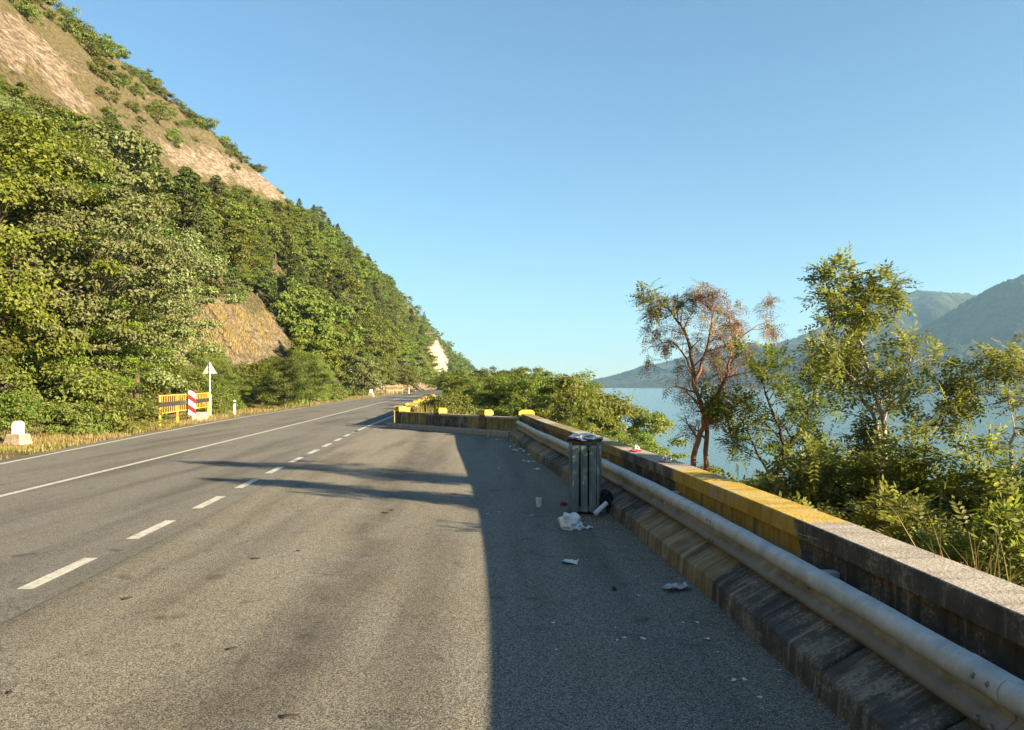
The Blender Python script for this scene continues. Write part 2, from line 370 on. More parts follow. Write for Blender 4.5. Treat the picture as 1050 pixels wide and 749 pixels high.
M["signback"] = mat_simple("sign_back_metal", (0.20, 0.21, 0.20), 0.6, 0.2, var=0.1)

# ------------------------------------------------------------------ terrain sheet
ys = np.unique(np.concatenate([np.linspace(-60, 10, 24), np.linspace(10, 70, 90), np.linspace(70, 220, 120), np.linspace(220, 460, 100), np.linspace(460, 1000, 110)]))
dl = np.concatenate([np.linspace(0, 70, 90), np.linspace(74, 260, 16)])[::-1]
mid = np.linspace(0, 1, 14)[1:-1]
rr = np.concatenate([[0], np.linspace(0.15, 12, 26), np.linspace(13, 70, 26)])
verts = []; aD = []; aR = []; aW = []
bank_c = np.mean(np.array(BAREW["bank"]), 0)
def bank_attr(x, y):
    d = float(HX(y)) - x
    if d <= 0:
        return (1.0 if x < float(HX(y)) + 6 and x < float(XL(y)) else 0.45), 0, 0
    if d > 72: return 0.6, 0, 0
    dry = rock = white = 0.0
    if y < 300: dry = min(0.75, 0.3 + d * 0.02)
    if d < 2.5: dry = 0.8 - d * 0.2
    if bare(x, y, "slope"): dry = 0.62; rock = 0.38
    if y < 135 and y > 55 and d < 20 and inpoly(bank_c[0] + (d - bank_c[0]) / 1.45, bank_c[1] + (y - bank_c[1]) / 1.45, BAREW["bank"]): dry = 1.0; rock = 0.53
    if y > 400 and d * 50 / float(HD(y)) > 20: rock = 0.46; dry = 0.5
    if bare(x, y, "cliff"): rock = 1.0; white = 0.33
    if bare(x, y, "rock"): rock = 1.0; white = 0.36
    if bare(x, y, "brown"): rock = 1.0
    if bare(x, y, "white"): rock = 1.0; white = 1.0
    return dry, rock, white
for y in ys:
    hx, xr = float(HX(y)), float(XR(y))
    row = np.concatenate([hx - dl, hx + (xr - hx) * mid, xr + rr])
    for x in row:
        a = bank_attr(x, y); aD.append(a[0]); aR.append(a[1]); aW.append(a[2])
        z = T(x, y)
        if a[1] > 0.5: z += 1.5 * abs(nz(x, y * 0.6, 3.2, 4.4)) - 0.5 + 0.9 * nz(x * 0.4, y, 1.8, 6.0) + 0.5 * math.floor(2 * nz(x, y * 0.35, 4.5, 16.0))
        verts.append((x, y, z))
nc = len(dl) + len(mid) + len(rr); nr_ = len(ys)
tb = Buf(); tb.v.append(np.array(verts)); tb.n = len(verts)
ii = (np.arange(nr_ - 1)[:, None] * nc + np.arange(nc - 1)[None]).ravel()
tb.q.append((np.stack([ii, ii + 1, ii + nc + 1, ii + nc], 1), 0))
ter = tb.build("terrain", M["terrain"], smooth=True); tag(ter, kind="structure")
add_attr(ter, "dry", aD); add_attr(ter, "rock", aR); add_attr(ter, "white", aW)

# road, lay-by, markings: sheets lying one above the other
def ribbon(name, f0, f1, y, z, mat, sub=1):
    b = Buf(); V = []; k = sub + 1
    for yy in y:
        a, c = float(f0(yy)), float(f1(yy)); V += [(a + (c - a) * i / sub, yy, z) for i in range(k)]
    b.add(V, [(i * k + j, i * k + j + 1, (i + 1) * k + j + 1, (i + 1) * k + j) for i in range(len(y) - 1) for j in range(sub)])
    o = b.build(name, mat)
    if sub > 1: add_attr(o, "lane", [v.co.x - float(XD(v.co.y)) for v in o.data.vertices])
    return tag(o, kind="structure")
yr = np.concatenate([np.linspace(-40, 60, 60), np.linspace(62, 420, 90)])
edge_wob = lambda y: 0.10 * nz(0.0, y, 2.0, 7.7)
ribbon("road", lambda y: XL(y) - 0.45 + edge_wob(y), lambda y: XD(y) + 0.5 if y < 33 else XD(y) + 0.9, yr, 0.0, M["road"])
ylay = np.linspace(-40, 36, 60)
FAR0, FAR1 = np.array((0.02, 27.3)), np.array((-5.45, 33.6))   # foot of the kerb across the end of the lay-by
def lay_right(y):
    x = float(toe(min(y, 30))) + 0.1
    if y > FAR0[1]: x = min(x, FAR0[0] + (FAR1[0] - FAR0[0]) * (y - FAR0[1]) / (FAR1[1] - FAR0[1]) + 0.35)
    return max(x, float(XD(y)) + 0.45)
ribbon("layby_pavement", lambda y: XD(y) + 0.42 + 0.02 * nz(3.0, y, 0.6, 1.0), lay_right, ylay, 0.008, M["layby"], 24)
ribbon("road_marking", lambda y: XL(y) - 0.07, lambda y: XL(y) + 0.07, yr, 0.005, M["line"])
ribbon("road_marking", lambda y: XCn(y) - 0.07, lambda y: XCn(y) + 0.07, yr, 0.005, M["line"])
ribbon("road_marking", lambda y: XD(y) - 0.075, lambda y: XD(y) + 0.075, np.linspace(30.6, 400, 120), 0.005, M["line"])
for k in range(-3, 11):
    y0 = 7.12 + 2.31 * k; ribbon("road_marking", lambda y: XD(y) - 0.075, lambda y: XD(y) + 0.075, np.linspace(y0, y0 + 1.28, 4), 0.005, M["line"])

# water
def mat_water():
    m, t, b = newmat("river_water"); pos = coords(t, "Position", (1, 2.2, 1))
    b.inputs["Base Color"].default_value = (0.10, 0.17, 0.17, 1); b.inputs["Roughness"].default_value = 0.16; b.inputs["IOR"].default_value = 1.33; b.inputs["Specular IOR Level"].default_value = 0.5
    h = math_(t, "ADD", noise_(t, pos, 0.9, 3), noise_(t, pos, 0.05, 4)); bump_(t, b, h, 0.22, 0.5); return m
wb = Buf(); wb.add([(-1500, -180, -10), (5100, -180, -10), (5100, 6100, -10), (-1500, 6100, -10)], [(0, 1, 2, 3)])
tag(wb.build("water", mat_water()), kind="structure")

# hills across the river
def mat_far():
    m, t, b = newmat("wooded_hillside"); pos = coords(t, "Position")
    n1 = noise_(t, pos, 0.045, 5, 0.75); n2 = noise_(t, pos, 0.008, 4, 0.6)
    c = ramp(t, n1, [(0.3, (0.005, 0.011, 0.006)), (0.5, (0.024, 0.036, 0.014)), (0.70, (0.070, 0.082, 0.030))])
    c = mixc(t, math_(t, "MULTIPLY", stepped(t, n2, 0.55, 0.68), 0.7), c, (0.075, 0.075, 0.035)); t.links.new(c, b.inputs["Base Color"]); b.inputs["Roughness"].default_value = 1.0
    bump_(t, b, n1, 1.0, 9.0); return m
M["far"] = mat_far()
def far_hill(sil, Y0, Yr, seed, nx, ny, x0, x1):
    """sil: photo (col, row) points of the ridge, standing Yr metres away; the slope comes down to the shore at Y0"""
    S = np.array(sorted(sil), float); X = (S[:, 0] - CX) / FPX * Yr; Z = (HY - S[:, 1]) / FPX * Yr + H_CAM
    f = dense(list(zip(X, Z)), x0, x1, 60); b = Buf(); V = []
    for j in range(ny):
        s = 1.45 * j / (ny - 1)
        for i in range(nx):
            x = x0 + (x1 - x0) * i / (nx - 1) + (10 * nz(i, j, 3, seed)); hr = float(f(x)) + 10
            y = Y0 + s * (Yr - Y0) + 60 * nz(x, 0, 500, seed)
            q = float(np.interp(s, [0, 0.06, 0.35, 0.7, 1.0, 1.45], [0, 0.10, 0.42, 0.76, 1.0, 0.7]))
            g = hr * q * (1 + 0.20 * min(1, 2.2 * (1 - abs(s - 0.55) / 0.55)) * nz(x, y * 0.3, 260, seed) * (s < 1.05))
            V.append((x, y, -11 + g + (7 * nz(x, y, 16, seed) + 4 * nz(x, y, 6, seed)) * min(1, q * 6)))
    b.v.append(np.array(V)); b.n = len(V)
    ii = (np.arange(ny - 1)[:, None] * nx + np.arange(nx - 1)[None]).ravel()
    b.q.append((np.stack([ii, ii + 1, ii + nx + 1, ii + nx], 1), 0))
    tag(b.build("hills", M["far"], smooth=True), kind="structure")
far_hill([(820, 400), (860, 388), (900, 364), (939, 340), (975, 321), (1008, 304), (1050, 286), (1100, 266), (1180, 250), (1400, 250)], 1650, 2150, 11.3, 300, 90, 700, 2300)
far_hill([(560, 400), (640, 396), (700, 384), (743, 370), (770, 362), (800, 352), (845, 334), (887, 309), (921, 301), (967, 299), (1005, 303), (1060, 320), (1300, 340)], 2300, 3000, 21.7, 300, 80, 100, 2900)
far_hill([(400, 396), (560, 397), (602, 391), (630, 385), (663, 375), (700, 366), (743, 354), (757, 351), (775, 356), (800, 362), (900, 380), (1100, 390)], 2900, 3800, 31.1, 300, 60, -700, 2800)

# ------------------------------------------------------------------ kerb, parapet, guardrail
def wall_part(name, path, profile, mat, parent, bevel=0.0, u0=0.0):
    b = Buf(); u = sweep(b, path, profile); m = len(profile); o = b.build(name, mat, parent)
    P = np.array(profile); vv = np.concatenate([[0], np.cumsum(np.linalg.norm(np.diff(P, axis=0), axis=1))])
    add_attr(o, "u", np.repeat(u + u0, m)); add_attr(o, "v", np.tile(vv, len(path)))
    if bevel:
        md = o.modifiers.new("bevel", "BEVEL"); md.width = bevel; md.segments = 2; md.limit_method = "ANGLE"; md.angle_limit = R(40)
    return o
yy = np.linspace(-8, 26.9, 150); near_path = np.stack([toe(yy), yy], 1)
arc = np.concatenate([[0], np.cumsum(np.linalg.norm(np.diff(near_path, axis=0), axis=1))])
U = lambda y: float(np.interp(y, yy, arc))          # distance along the near wall at a given y
# kerb: cast blocks with open joints, a sloping back and worn ochre and black paint
kerb_bands = [(U(-2), "ochre"), (U(1.5), "tar"), (U(6.75), "tar"), (U(9.75), "ochre"), (U(13.4), "tar"), (U(15.6), "ochre"), (U(18.4), "tar"), (U(21.4), "ochre"), (U(24), "tar"), (99, "ochre")]
kt = thing("barrier_kerb", "stained concrete barrier kerb with sloping top at the foot of the guardrail", "kerb")
kmat = mat_wall("kerb_paint", kerb_bands)
nb = 36; ub = np.linspace(0, arc[-1], nb + 1)
for k in range(nb):
    ua, uz = ub[k] + 0.010, ub[k + 1] - 0.010; ups = np.linspace(ua, uz, 5)
    pth = np.stack([np.interp(ups, arc, near_path[:, 0]) + random.uniform(-0.012, 0.012), np.interp(ups, arc, near_path[:, 1])], 1)
    dz = random.uniform(-0.012, 0.012)
    wall_part("kerb_block", pth, [(0, -0.05), (0.015, 0.18 + dz), (0.05, 0.205 + dz), (0.33, 0.355 + dz), (0.455, 0.36 + dz), (0.455, -0.05)], kmat, kt, 0.012, ua)
wall_bands = [(U(6.0), "black"), (U(9.5), "yellow"), (U(12.3), "black"), (U(14.2), "drab"), (U(17.0), "black"), (U(20.5), "drab"), (U(24.3), "black"), (99, "drab")]
cop_bands = [(U(5.8), "bare"), (U(9.4), "yellow"), (U(12.5), "bare"), (U(14.2), "drab"), (U(17.0), "bare"), (U(20.5), "drab"), (U(23), "bare"), (99, "drab")]
pt = thing("parapet_wall", "long concrete parapet wall painted in black and yellow lengths behind the guardrail", "parapet wall")
body = [(0.47, -0.6), (0.47, 0.703), (0.74, 0.703), (0.74, -0.6)]
wall_part("wall_body", near_path, body, mat_wall("parapet_face_paint", wall_bands), pt)
wall_part("coping", near_path, [(0.425, 0.706), (0.425, 0.845), (0.435, 0.853), (0.765, 0.853), (0.775, 0.845), (0.775, 0.706)], mat_wall("parapet_coping_paint", cop_bands, True, wall_bands), pt, 0.008)

# guardrail
def wprof(n=5):
    base = [(0.070, 0.0), (0.060, 0.015), (0.030, 0.028), (0.022, 0.045), (0.028, 0.070), (0.064, 0.105), (0.084, 0.120), (0.084, 0.155), (0.030, 0.178), (0.010, 0.195), (0.0, 0.22), (0.002, 0.25), (0.016, 0.278), (0.045, 0.298), (0.085, 0.305)]
    return base
gp = wprof(); fr = [(0.195 + o, 0.335 + z) for o, z in gp]; bk = [(o + 0.005, z) for o, z in fr[::-1]]
gt = thing("guardrail", "grey galvanised corrugated guardrail running along the parapet wall", "guardrail")
joints = [U(-8) + 0.05, U(-5.0), U(-0.9), U(3.3), U(7.3), U(11.3), U(15.3), U(19.3), U(23.3), U(26.6)]
for k in range(len(joints) - 1):
    ups = np.linspace(joints[k], joints[k + 1] + (0.30 if k < len(joints) - 2 else 0), 30)
    pth = np.stack([np.interp(ups, arc, near_path[:, 0]) - 0.006 * (k % 2) + np.array([0.012 * nz(q_, 0.0, 0.9, 2.0) for q_ in ups]), np.interp(ups, arc, near_path[:, 1])], 1)
    b = Buf(); sweep(b, pth, fr + bk); sec = b.build("rail_section", M["rail"], gt, smooth=True)
    md = sec.modifiers.new("split", "EDGE_SPLIT"); md.split_angle = R(65)
    if joints[k + 1] < arc[-1] - 1:
        for (du, z, o) in ((0.07, 0.585, 0.207), (0.17, 0.585, 0.207), (0.07, 0.395, 0.216), (0.17, 0.395, 0.216)):
            uu = joints[k + 1] + du; x = float(np.interp(uu, arc, near_path[:, 0])); y = float(np.interp(uu, arc, near_path[:, 1]))
            b = Buf(); b.tube([(x + o + 0.02, y, z), (x + o - 0.014, y, z), (x + o - 0.022, y, z)], [0.016, 0.016, 0.008], 8); b.build("bolt", M["bolt"], sec, smooth=False)
    for du in (0.0,):
        uu = joints[k] + 2.1 + du
        if uu > arc[-1] - 0.3: continue
        x = float(np.interp(uu, arc, near_path[:, 0])); y = float(np.interp(uu, arc, near_path[:, 1]))
        b = Buf(); b.box((x + 0.376, y, 0.515), (0.184, 0.09, 0.15)); b.box((x + 0.281, y, 0.50), (0.012, 0.13, 0.22)); b.build("spacer_bracket", M["galv"], gt, bevel=0.006)
        b = Buf(); b.tube([(x + 0.29, y, 0.478), (x + 0.262, y, 0.478), (x + 0.252, y, 0.478)], [0.02, 0.02, 0.010], 8); b.build("bolt", M["bolt"], sec)

# wall across the end of the lay-by
fd = (FAR1 - FAR0) / np.linalg.norm(FAR1 - FAR0); flen = np.linalg.norm(FAR1 - FAR0)
fs = np.linspace(0.25, flen - 0.02, 24); fpath = np.array([FAR0 + fd * s for s in fs])
fk = thing("end_kerb", "low grey concrete kerb along the foot of the end wall of the lay-by", "kerb")
nose = [FAR1 + fd * (0.35 * math.sin(a)) + np.array((fd[1], -fd[0])) * (0.45 * (1 - math.cos(a))) for a in np.linspace(0, R(85), 7)]
wall_part("kerb_stone", np.array(list(fpath) + nose), [(0, -0.05), (0.01, 0.17), (0.03, 0.19), (0.40, 0.20), (0.40, -0.05)], mat_wall("end_kerb_concrete", [(99, "bare")], True), fk, 0.012)
ew = thing("end_wall", "streaked concrete end wall with yellow topped pillars across the lay-by", "parapet wall")
wall_part("wall_body", fpath[:-1], [(0.33, 0.0), (0.33, 0.62), (0.55, 0.62), (0.55, -0.8)], mat_wall("end_wall_paint", [(2.8, "drab"), (5.6, "black"), (99, "drab")]), ew, 0.01)
wall_part("coping", fpath[:-1], [(0.30, 0.623), (0.30, 0.70), (0.58, 0.70), (0.58, 0.623)], mat_wall("end_wall_coping", [(2.8, "bare"), (5.6, "bare"), (99, "drab")], True), ew, 0.008)
fn = np.array((fd[1], -fd[0]))
def pillar(s, parent):
    p = FAR0 + fd * s + fn * 0.44; rz = math.atan2(fd[1], fd[0])
    b = Buf(); b.box((p[0], p[1], 0.33), (0.34, 0.36, 0.78), rz=rz); o = b.build("pillar", mat_pillar, parent, bevel=0.012)
    b = Buf(); b.box((p[0], p[1], 0.80), (0.40, 0.42, 0.14), rz=rz); b.box((p[0], p[1], 0.90), (0.40, 0.42, 0.06), rz=rz, taper=0.7); b.build("pillar_cap", M["yellowcap"], o, bevel=0.012)
mat_pillar = mat_simple("pillar_grime", (0.10, 0.085, 0.05), 0.9, var=0.5, scale=5)
for s in (2.05, 5.0, 7.95): pillar(s, ew)
# corner pillar where the two walls meet
b = Buf(); cp = (float(toe(26.9)) + 0.60, 27.35); b.box((cp[0], cp[1], 0.35), (0.5, 0.5, 0.9)); o = b.build("corner_pillar", mat_pillar, pt, bevel=0.015)
b = Buf(); b.box((cp[0], cp[1], 0.86), (0.56, 0.56, 0.12)); b.box((cp[0], cp[1], 0.95), (0.56, 0.56, 0.07), taper=0.6); b.build("pillar_cap", M["yellowcap"], o, bevel=0.012)
# wall along the road beyond
rw = thing("roadside_wall", "low yellow painted wall with block caps leading on along the bend", "parapet wall")
ry = np.linspace(34.6, 78, 40); rpath = np.stack([np.where(ry < 36, XD(36) + 1.25, XD(ry) + 1.25) - 0.0, ry], 1)
rwm = mat_wall("roadside_wall_paint", [(7, "yellow"), (9.5, "black"), (17, "yellow"), (20, "drab"), (99, "yellow")])
wall_part("wall_body", rpath, [(0, -0.3), (0, 0.66), (0.28, 0.66), (0.28, -0.6)], rwm, rw, 0.012)
wall_part("coping", rpath, [(-0.03, 0.663), (-0.03, 0.74), (0.31, 0.74), (0.31, 0.663)], mat_wall("roadside_coping_paint", [(5, "yellow"), (9.5, "bare"), (17, "yellow"), (21, "drab"), (30, "yellow"), (99, "drab")], True), rw, 0.01)
for k in range(8):
    y = 35.2 + 5.4 * k; x = float(XD(max(y, 36))) + 1.39
    b = Buf(); b.box((x, y, 0.80), (0.42, 0.44, 0.115)); b.box((x, y, 0.885), (0.42, 0.44, 0.05), taper=0.7); b.build("wall_cap", M["yellowcap"], rw, bevel=0.012)

# ------------------------------------------------------------------ litter bin
def mat_bin():
    m, t, b = newmat("bin_green_paint"); co = coords(t, "Object", (1, 1, 0.35)); n = noise_(t, co, 9, 6, 0.65); n2 = noise_(t, co, 30, 4)
    c = ramp(t, n, [(0.3, (0.075, 0.10, 0.09)), (0.55, (0.135, 0.165, 0.15)), (0.72, (0.24, 0.265, 0.24))]); c = mixc(t, stepped(t, math_(t, "ADD", math_(t, "MULTIPLY", n, 0.7), math_(t, "MULTIPLY", n2, 0.3)), 0.60, 0.68), c, (0.42, 0.43, 0.40))
    t.links.new(c, b.inputs["Base Color"]); b.inputs["Roughness"].default_value = 0.55; bump_(t, b, n2, 0.2, 0.003); return m
M["bin"] = mat_bin(); M["dark"] = mat_simple("dark_liner", (0.012, 0.012, 0.013), 0.7)
BX, BY = 1.08, 11.35
bt = thing("litter_bin", "tall dark green slatted litter bin standing against the guardrail", "litter bin", (BX, BY, 0.008), R(-10))
w_, dpt, h_ = 0.43, 0.40, 1.06
b = Buf()
for sx in (-1, 1):
    for sy in (-1, 1): b.box((sx * (w_ / 2 - 0.018), sy * (dpt / 2 - 0.018), h_ / 2), (0.036, 0.036, h_))
for z in (0.10, h_ - 0.10):
    for sy in (-1, 1): b.box((0, sy * (dpt / 2 - 0.02), z), (w_ - 0.075, 0.02, 0.04))
    for sx in (-1, 1): b.box((sx * (w_ / 2 - 0.02), 0, z), (0.02, dpt - 0.075, 0.04))
b.build("frame", M["bin"], bt, bevel=0.003)
for sy in (-1, 1):
    for k, x in enumerate((-0.124, 0.0, 0.124)):
        b = Buf(); b.box((x, sy * (dpt / 2 + 0.006), 0.52), (0.098, 0.018, 0.96), rz=R(random.uniform(-3, 3)), ry=R(random.uniform(-.6, .6))); b.build("slat", M["bin"], bt, bevel=0.003)
for sx in (-1, 1):
    for y in (-0.09, 0.06):
        b = Buf(); b.box((sx * (w_ / 2 + 0.006), y, 0.52), (0.018, 0.115, 0.96)); b.build("slat", M["bin"], bt, bevel=0.003)
b = Buf(); b.box((0, 0, 0.53), (w_ - 0.11, dpt - 0.11, 0.92)); b.build("liner", M["dark"], bt, bevel=0.01)
b = Buf(); b.box((0, -dpt / 2, h_ + 0.02), (w_ + 0.07, 0.05, 0.045)); b.box((0, dpt / 2, h_ + 0.02), (w_ + 0.07, 0.05, 0.045))
b.box((-w_ / 2 - 0.008, 0, h_ + 0.018), (0.05, dpt - 0.06, 0.04)); b.box((w_ / 2 + 0.008, 0, h_ + 0.018), (0.05, dpt - 0.06, 0.04)); b.build("top_rim", M["dark"], bt, bevel=0.006)

# crumpled things
def crumple(name, mat, loc, size, label, cat, seed, group=None, rough=0.45, sub=4, flat=0.0):
    bm = bmesh.new(); bmesh.ops.create_icosphere(bm, subdivisions=sub, radius=1.0)
    for v in bm.verts:
        p = v.co.copy(); k = 1 + rough * mnoise.ridged_multi_fractal(p * 1.3 + Vector((seed, 0, 0)), 0.9, 2.1, 4, 0.8, 2.0) * 0.35 + rough * 0.8 * mnoise.noise(p * 2.3 + Vector((0, seed, 0)))
        v.co = Vector((p.x * k * size[0], p.y * k * size[1], max(p.z * k * size[2], -size[2] * (0.55 if not flat else 0.3))))
    zmin = min(v.co.z for v in bm.verts)
    for v in bm.verts: v.co.z -= zmin
    me = bpy.data.meshes.new(name); bm.to_mesh(me); bm.free(); me.materials.append(mat)
    o = bpy.data.objects.new(name, me); C.objects.link(o); o.location = loc; o.rotation_euler = (0, 0, seed); return tag(o, label, cat, group)
def sheet(name, mat, loc, sx, sy, label, cat, seed, group=None, curl=0.35, n=9):
    b = Buf(); V = []
    for j in range(n):
        for i in range(n):
            u, v = i / (n - 1) - 0.5, j / (n - 1) - 0.5; e = 1 + 0.25 * mnoise.noise(Vector((u * 2.5, v * 2.5, seed)))
            V.append((u * sx * e, v * sy * e, curl * sx * (0.5 * mnoise.noise(Vector((u * 3 + seed, v * 3, 0))) + 0.25 * mnoise.noise(Vector((u * 8, v * 8 + seed, 0))) + (u * v) * 0.9)))
    V = np.array(V); V[:, 2] -= V[:, 2].min() - 0.002
    b.add(V, [(j * n + i, j * n + i + 1, (j + 1) * n + i + 1, (j + 1) * n + i) for j in range(n - 1) for i in range(n - 1)])
    o = b.build(name, mat); md = o.modifiers.new("thick", "SOLIDIFY"); md.thickness = 0.002; o.location = loc; o.rotation_euler = (0, 0, seed); return tag(o, label, cat, group)
M["plastic"] = mat_simple("white_plastic_film", (0.64, 0.64, 0.64), 0.35, var=0.1, scale=14, bump=0.4, spec=0.5)
M["paper"] = mat_simple("white_paper", (0.62, 0.61, 0.58), 0.8, var=0.08, scale=20)
M["red"] = mat_simple("red_packet", (0.30, 0.03, 0.05), 0.45, var=0.4, scale=14)
M["film"] = mat_simple("clear_grey_film", (0.36, 0.37, 0.38), 0.25, var=0.3, scale=9, bump=0.5, spec=0.6)
M["brown"] = mat_simple("brown_card", (0.035, 0.028, 0.022), 0.8)
PZ = 0.009
x, y, _ = G(585, 543); crumple("plastic_bag", M["plastic"], (x, y, PZ), (0.155, 0.115, 0.12), "crumpled white plastic bag on the asphalt in front of the litter bin", "plastic bag", 2.3, rough=0.5, sub=5)
x, y, _ = G(578, 519); crumple("packet", M["red"], (x, y, PZ), (0.055, 0.045, 0.035), "small crushed red packet on the asphalt left of the litter bin", "packet", 4.1, rough=0.6)
x, y, _ = G(604, 543); sheet("paper_scrap", M["paper"], (x, y, PZ), 0.14, 0.07, "torn white paper scrap lying just right of the white plastic bag", "paper scrap", 1.2)
x, y, _ = G(584, 579); sheet("paper_scrap", M["paper"], (x, y, PZ), 0.17, 0.09, "folded white paper alone on the shaded asphalt nearer than the plastic bag", "paper scrap", 2.9)
x, y, _ = G(695, 606); sheet("plastic_film", M["film"], (x, y, PZ), 0.26, 0.14, "clear grey plastic film flat on the asphalt beside the kerb", "plastic film", 0.4, curl=0.22)
x, y, _ = G(630, 606); sheet("bark_piece", M["brown"], (x, y, PZ), 0.10, 0.035, "small dark brown scrap on the asphalt left of the clear film", "scrap", 1.5)
x, y, _ = G(552.5, 520.5)
def lathe(name, prof_, mat, loc, n=24, parent=None):
    b = Buf(); V = [(r * math.cos(2 * math.pi * j / n), r * math.sin(2 * math.pi * j / n), z) for r, z in prof_ for j in range(n)]
    F = [(i * n + j, i * n + (j + 1) % n, (i + 1) * n + (j + 1) % n, (i + 1) * n + j) for i in range(len(prof_) - 1) for j in range(n)]
    F.append(tuple(range(n - 1, -1, -1))); F.append(tuple((len(prof_) - 1) * n + j for j in range(n))); b.add(V, F)
    o = b.build(name, mat, parent, smooth=True); o.location = loc; md = o.modifiers.new("split", "EDGE_SPLIT"); md.split_angle = R(40); return o
o = lathe("paper_cup", [(0.038, 0), (0.050, 0.128), (0.054, 0.130), (0.054, 0.136), (0.048, 0.136), (0.046, 0.128), (0.035, 0.006)], M["paper"], (x, y, PZ)); tag(o, "white paper cup standing upright on the shaded asphalt", "cup")
x, y = 1.19, 10.9
b = Buf(); b.tube([(x - 0.02, y, 0.06), (x + 0.16, y + 0.10, 0.20)], 0.035, 14); o = b.build("white_tube", M["plastic"], smooth=False); tag(o, "short white tube leaning at the right foot of the litter bin", "tube")
crumple("black_bag", M["dark"], (1.36, 11.22, 0.10), (0.10, 0.10, 0.15), "black rubbish bag wedged between the litter bin and the kerb", "rubbish bag", 5.2, rough=0.5)
crumple("ash_litter_heap", M["film"], (BX - 0.03, BY, h_ + 0.025), (0.21, 0.17, 0.045), "pale crumpled rubbish heaped over the top of the litter bin", "rubbish", 7.7, rough=0.9, sub=5)
def on_wall(px, py):
    yv = 12.0
    for _ in range(30): yv = (H_CAM - 0.855) * FPX / (py - HY)
    return ((px - CX) / FPX * yv, yv, 0.855)
x, y, z = on_wall(656, 463.5); x = float(toe(y)) + 0.55
crumple("crushed_can", M["red"], (x, y, z), (0.08, 0.045, 0.022), "crushed red wrapper lying on the wall top nearer the litter bin", "wrapper", 3.3, rough=0.6)
crumple("crumpled_tissue", M["paper"], (x + 0.02, y + 0.12, z), (0.05, 0.04, 0.05), "white crumpled tissue behind the red wrapper on the wall top", "tissue", 6.1, rough=0.7)
x, y, z = on_wall(688, 474); x = float(toe(y)) + 0.56
crumple("crumpled_wrapper", M["film"], (x, y, z), (0.075, 0.055, 0.05), "silvery crumpled wrapper on the wall top where the yellow length begins", "wrapper", 8.4, rough=0.7)
far_bits = [(500, 448.5), (511, 452), (524, 452.5), (524, 459), (528, 463), (533, 461.5), (530, 457), (538, 464), (543, 467.5), (536, 474), (541, 475.5), (547, 474.5), (551, 483)]
for i, (px, py) in enumerate(far_bits):
    x, y, _ = G(px, py); x = min(x, float(toe(y)) - 0.06); sheet("paper_scrap", M["paper"], (x, y, PZ), random.uniform(0.08, 0.19), random.uniform(0.06, 0.12), "scrap of white litter gathered along the kerb in the far corner of the lay-by", "paper scrap", 0.7 * i, "litter scraps in the far corner", curl=0.5)
bits = [(511, 481), (500, 528), (512, 526), (545, 529), (640, 656), (631, 645), (660, 657), (725, 657), (752, 700), (763, 699), (779, 717), (567, 640), (633, 658), (715, 640), (806, 689), (570, 668), (655, 612), (700, 640)]
for i, (px, py) in enumerate(bits):
    x, y, _ = G(px, py); x = min(x, float(toe(y)) - 0.06); s = random.uniform(0.02, 0.045); sheet("paper_scrap", M["paper"], (x, y, PZ), s, s * 0.6, "tiny white speck of paper on the shaded asphalt of the lay-by", "paper scrap", 0.9 * i, "tiny paper specks on the shaded asphalt", n=4)
# seed husks, butts and grit strewn round the bin and along the kerb
b = Buf(); P = []
for k in range(420):
    if k < 260: x, y = 1.15 + rng.normal(0, 0.28), 10.55 + rng.normal(0, 0.35)
    else: y = rng.uniform(4, 26); x = float(toe(y)) - abs(rng.normal(0, 0.22)) - 0.02
    x = min(x, float(toe(y)) - 0.02); a = rng.uniform(0, 6.28); l, w = rng.uniform(0.008, 0.022), rng.uniform(0.004, 0.009)
    b.box((x, y, PZ + 0.003), (l, w, 0.004), rz=a)
tag(b.build("litter_crumbs", mat_simple("husks", (0.42, 0.35, 0.24), 0.9, var=0.4)), kind="stuff")
# dark stain lumps and pebbles on the sunny asphalt
for i, (px, py, s) in enumerate([(262, 574, 0.05), (131, 615, 0.05), (306, 566, 0.03), (238, 667, 0.04), (10, 712, 0.03), (296, 737, 0.05), (402, 524, 0.05), (395, 527, 0.06)]):
    x, y, _ = G(px, py); crumple("clod", M["brown"], (x, y, PZ), (s, s * 0.5, s * 0.18), "small dark clod of dirt on the sunlit asphalt of the lay-by", "clod", i * 1.3, "dirt clods on the sunlit asphalt", sub=2)

# ------------------------------------------------------------------ roadside furniture, far side
def railing(p0, p1, h, nbar, label, name="safety_railing"):
    p0, p1 = np.array(p0, float), np.array(p1, float); L = np.linalg.norm(p1 - p0); rz = math.atan2(p1[1] - p0[1], p1[0] - p0[0])
    t = thing(name, label, "railing", (p0[0], p0[1], 0), rz)
    for x in (0, L * 0.30, L * 0.62, L):
        b = Buf(); b.box((x, 0, h / 2 - 0.1), (0.085, 0.08, h + 0.2)); b.build("post", M["yellowrail"], t, bevel=0.008)
        b = Buf(); b.box((x, 0, h * 0.70), (0.093, 0.088, h * 0.16)); b.build("black_band", M["blackband"], t)
    for z in (h - 0.04, h * 0.42):
        b = Buf(); b.box((L / 2, 0, z), (L - 0.02, 0.05, 0.05)); b.build("rail", M["yellowrail"], t, bevel=0.006)
    b = Buf(); b.box((L / 2, -0.055, h * 0.70), (L, 0.02, h * 0.13)); b.build("black_panel", M["blackband"], t)
    for k in range(1, nbar):
        b = Buf(); b.box((L * k / nbar, 0, h * 0.69), (0.026, 0.026, h * 0.50)); b.build("baluster", M["yellowrail"], t)
    return t
ra, rb_ = G(164, 438.5), G(213.5, 427.5)
railing(ra[:2], rb_[:2], 1.42, 26, "yellow railing with a black band over the culvert at the roadside, near the milestone")
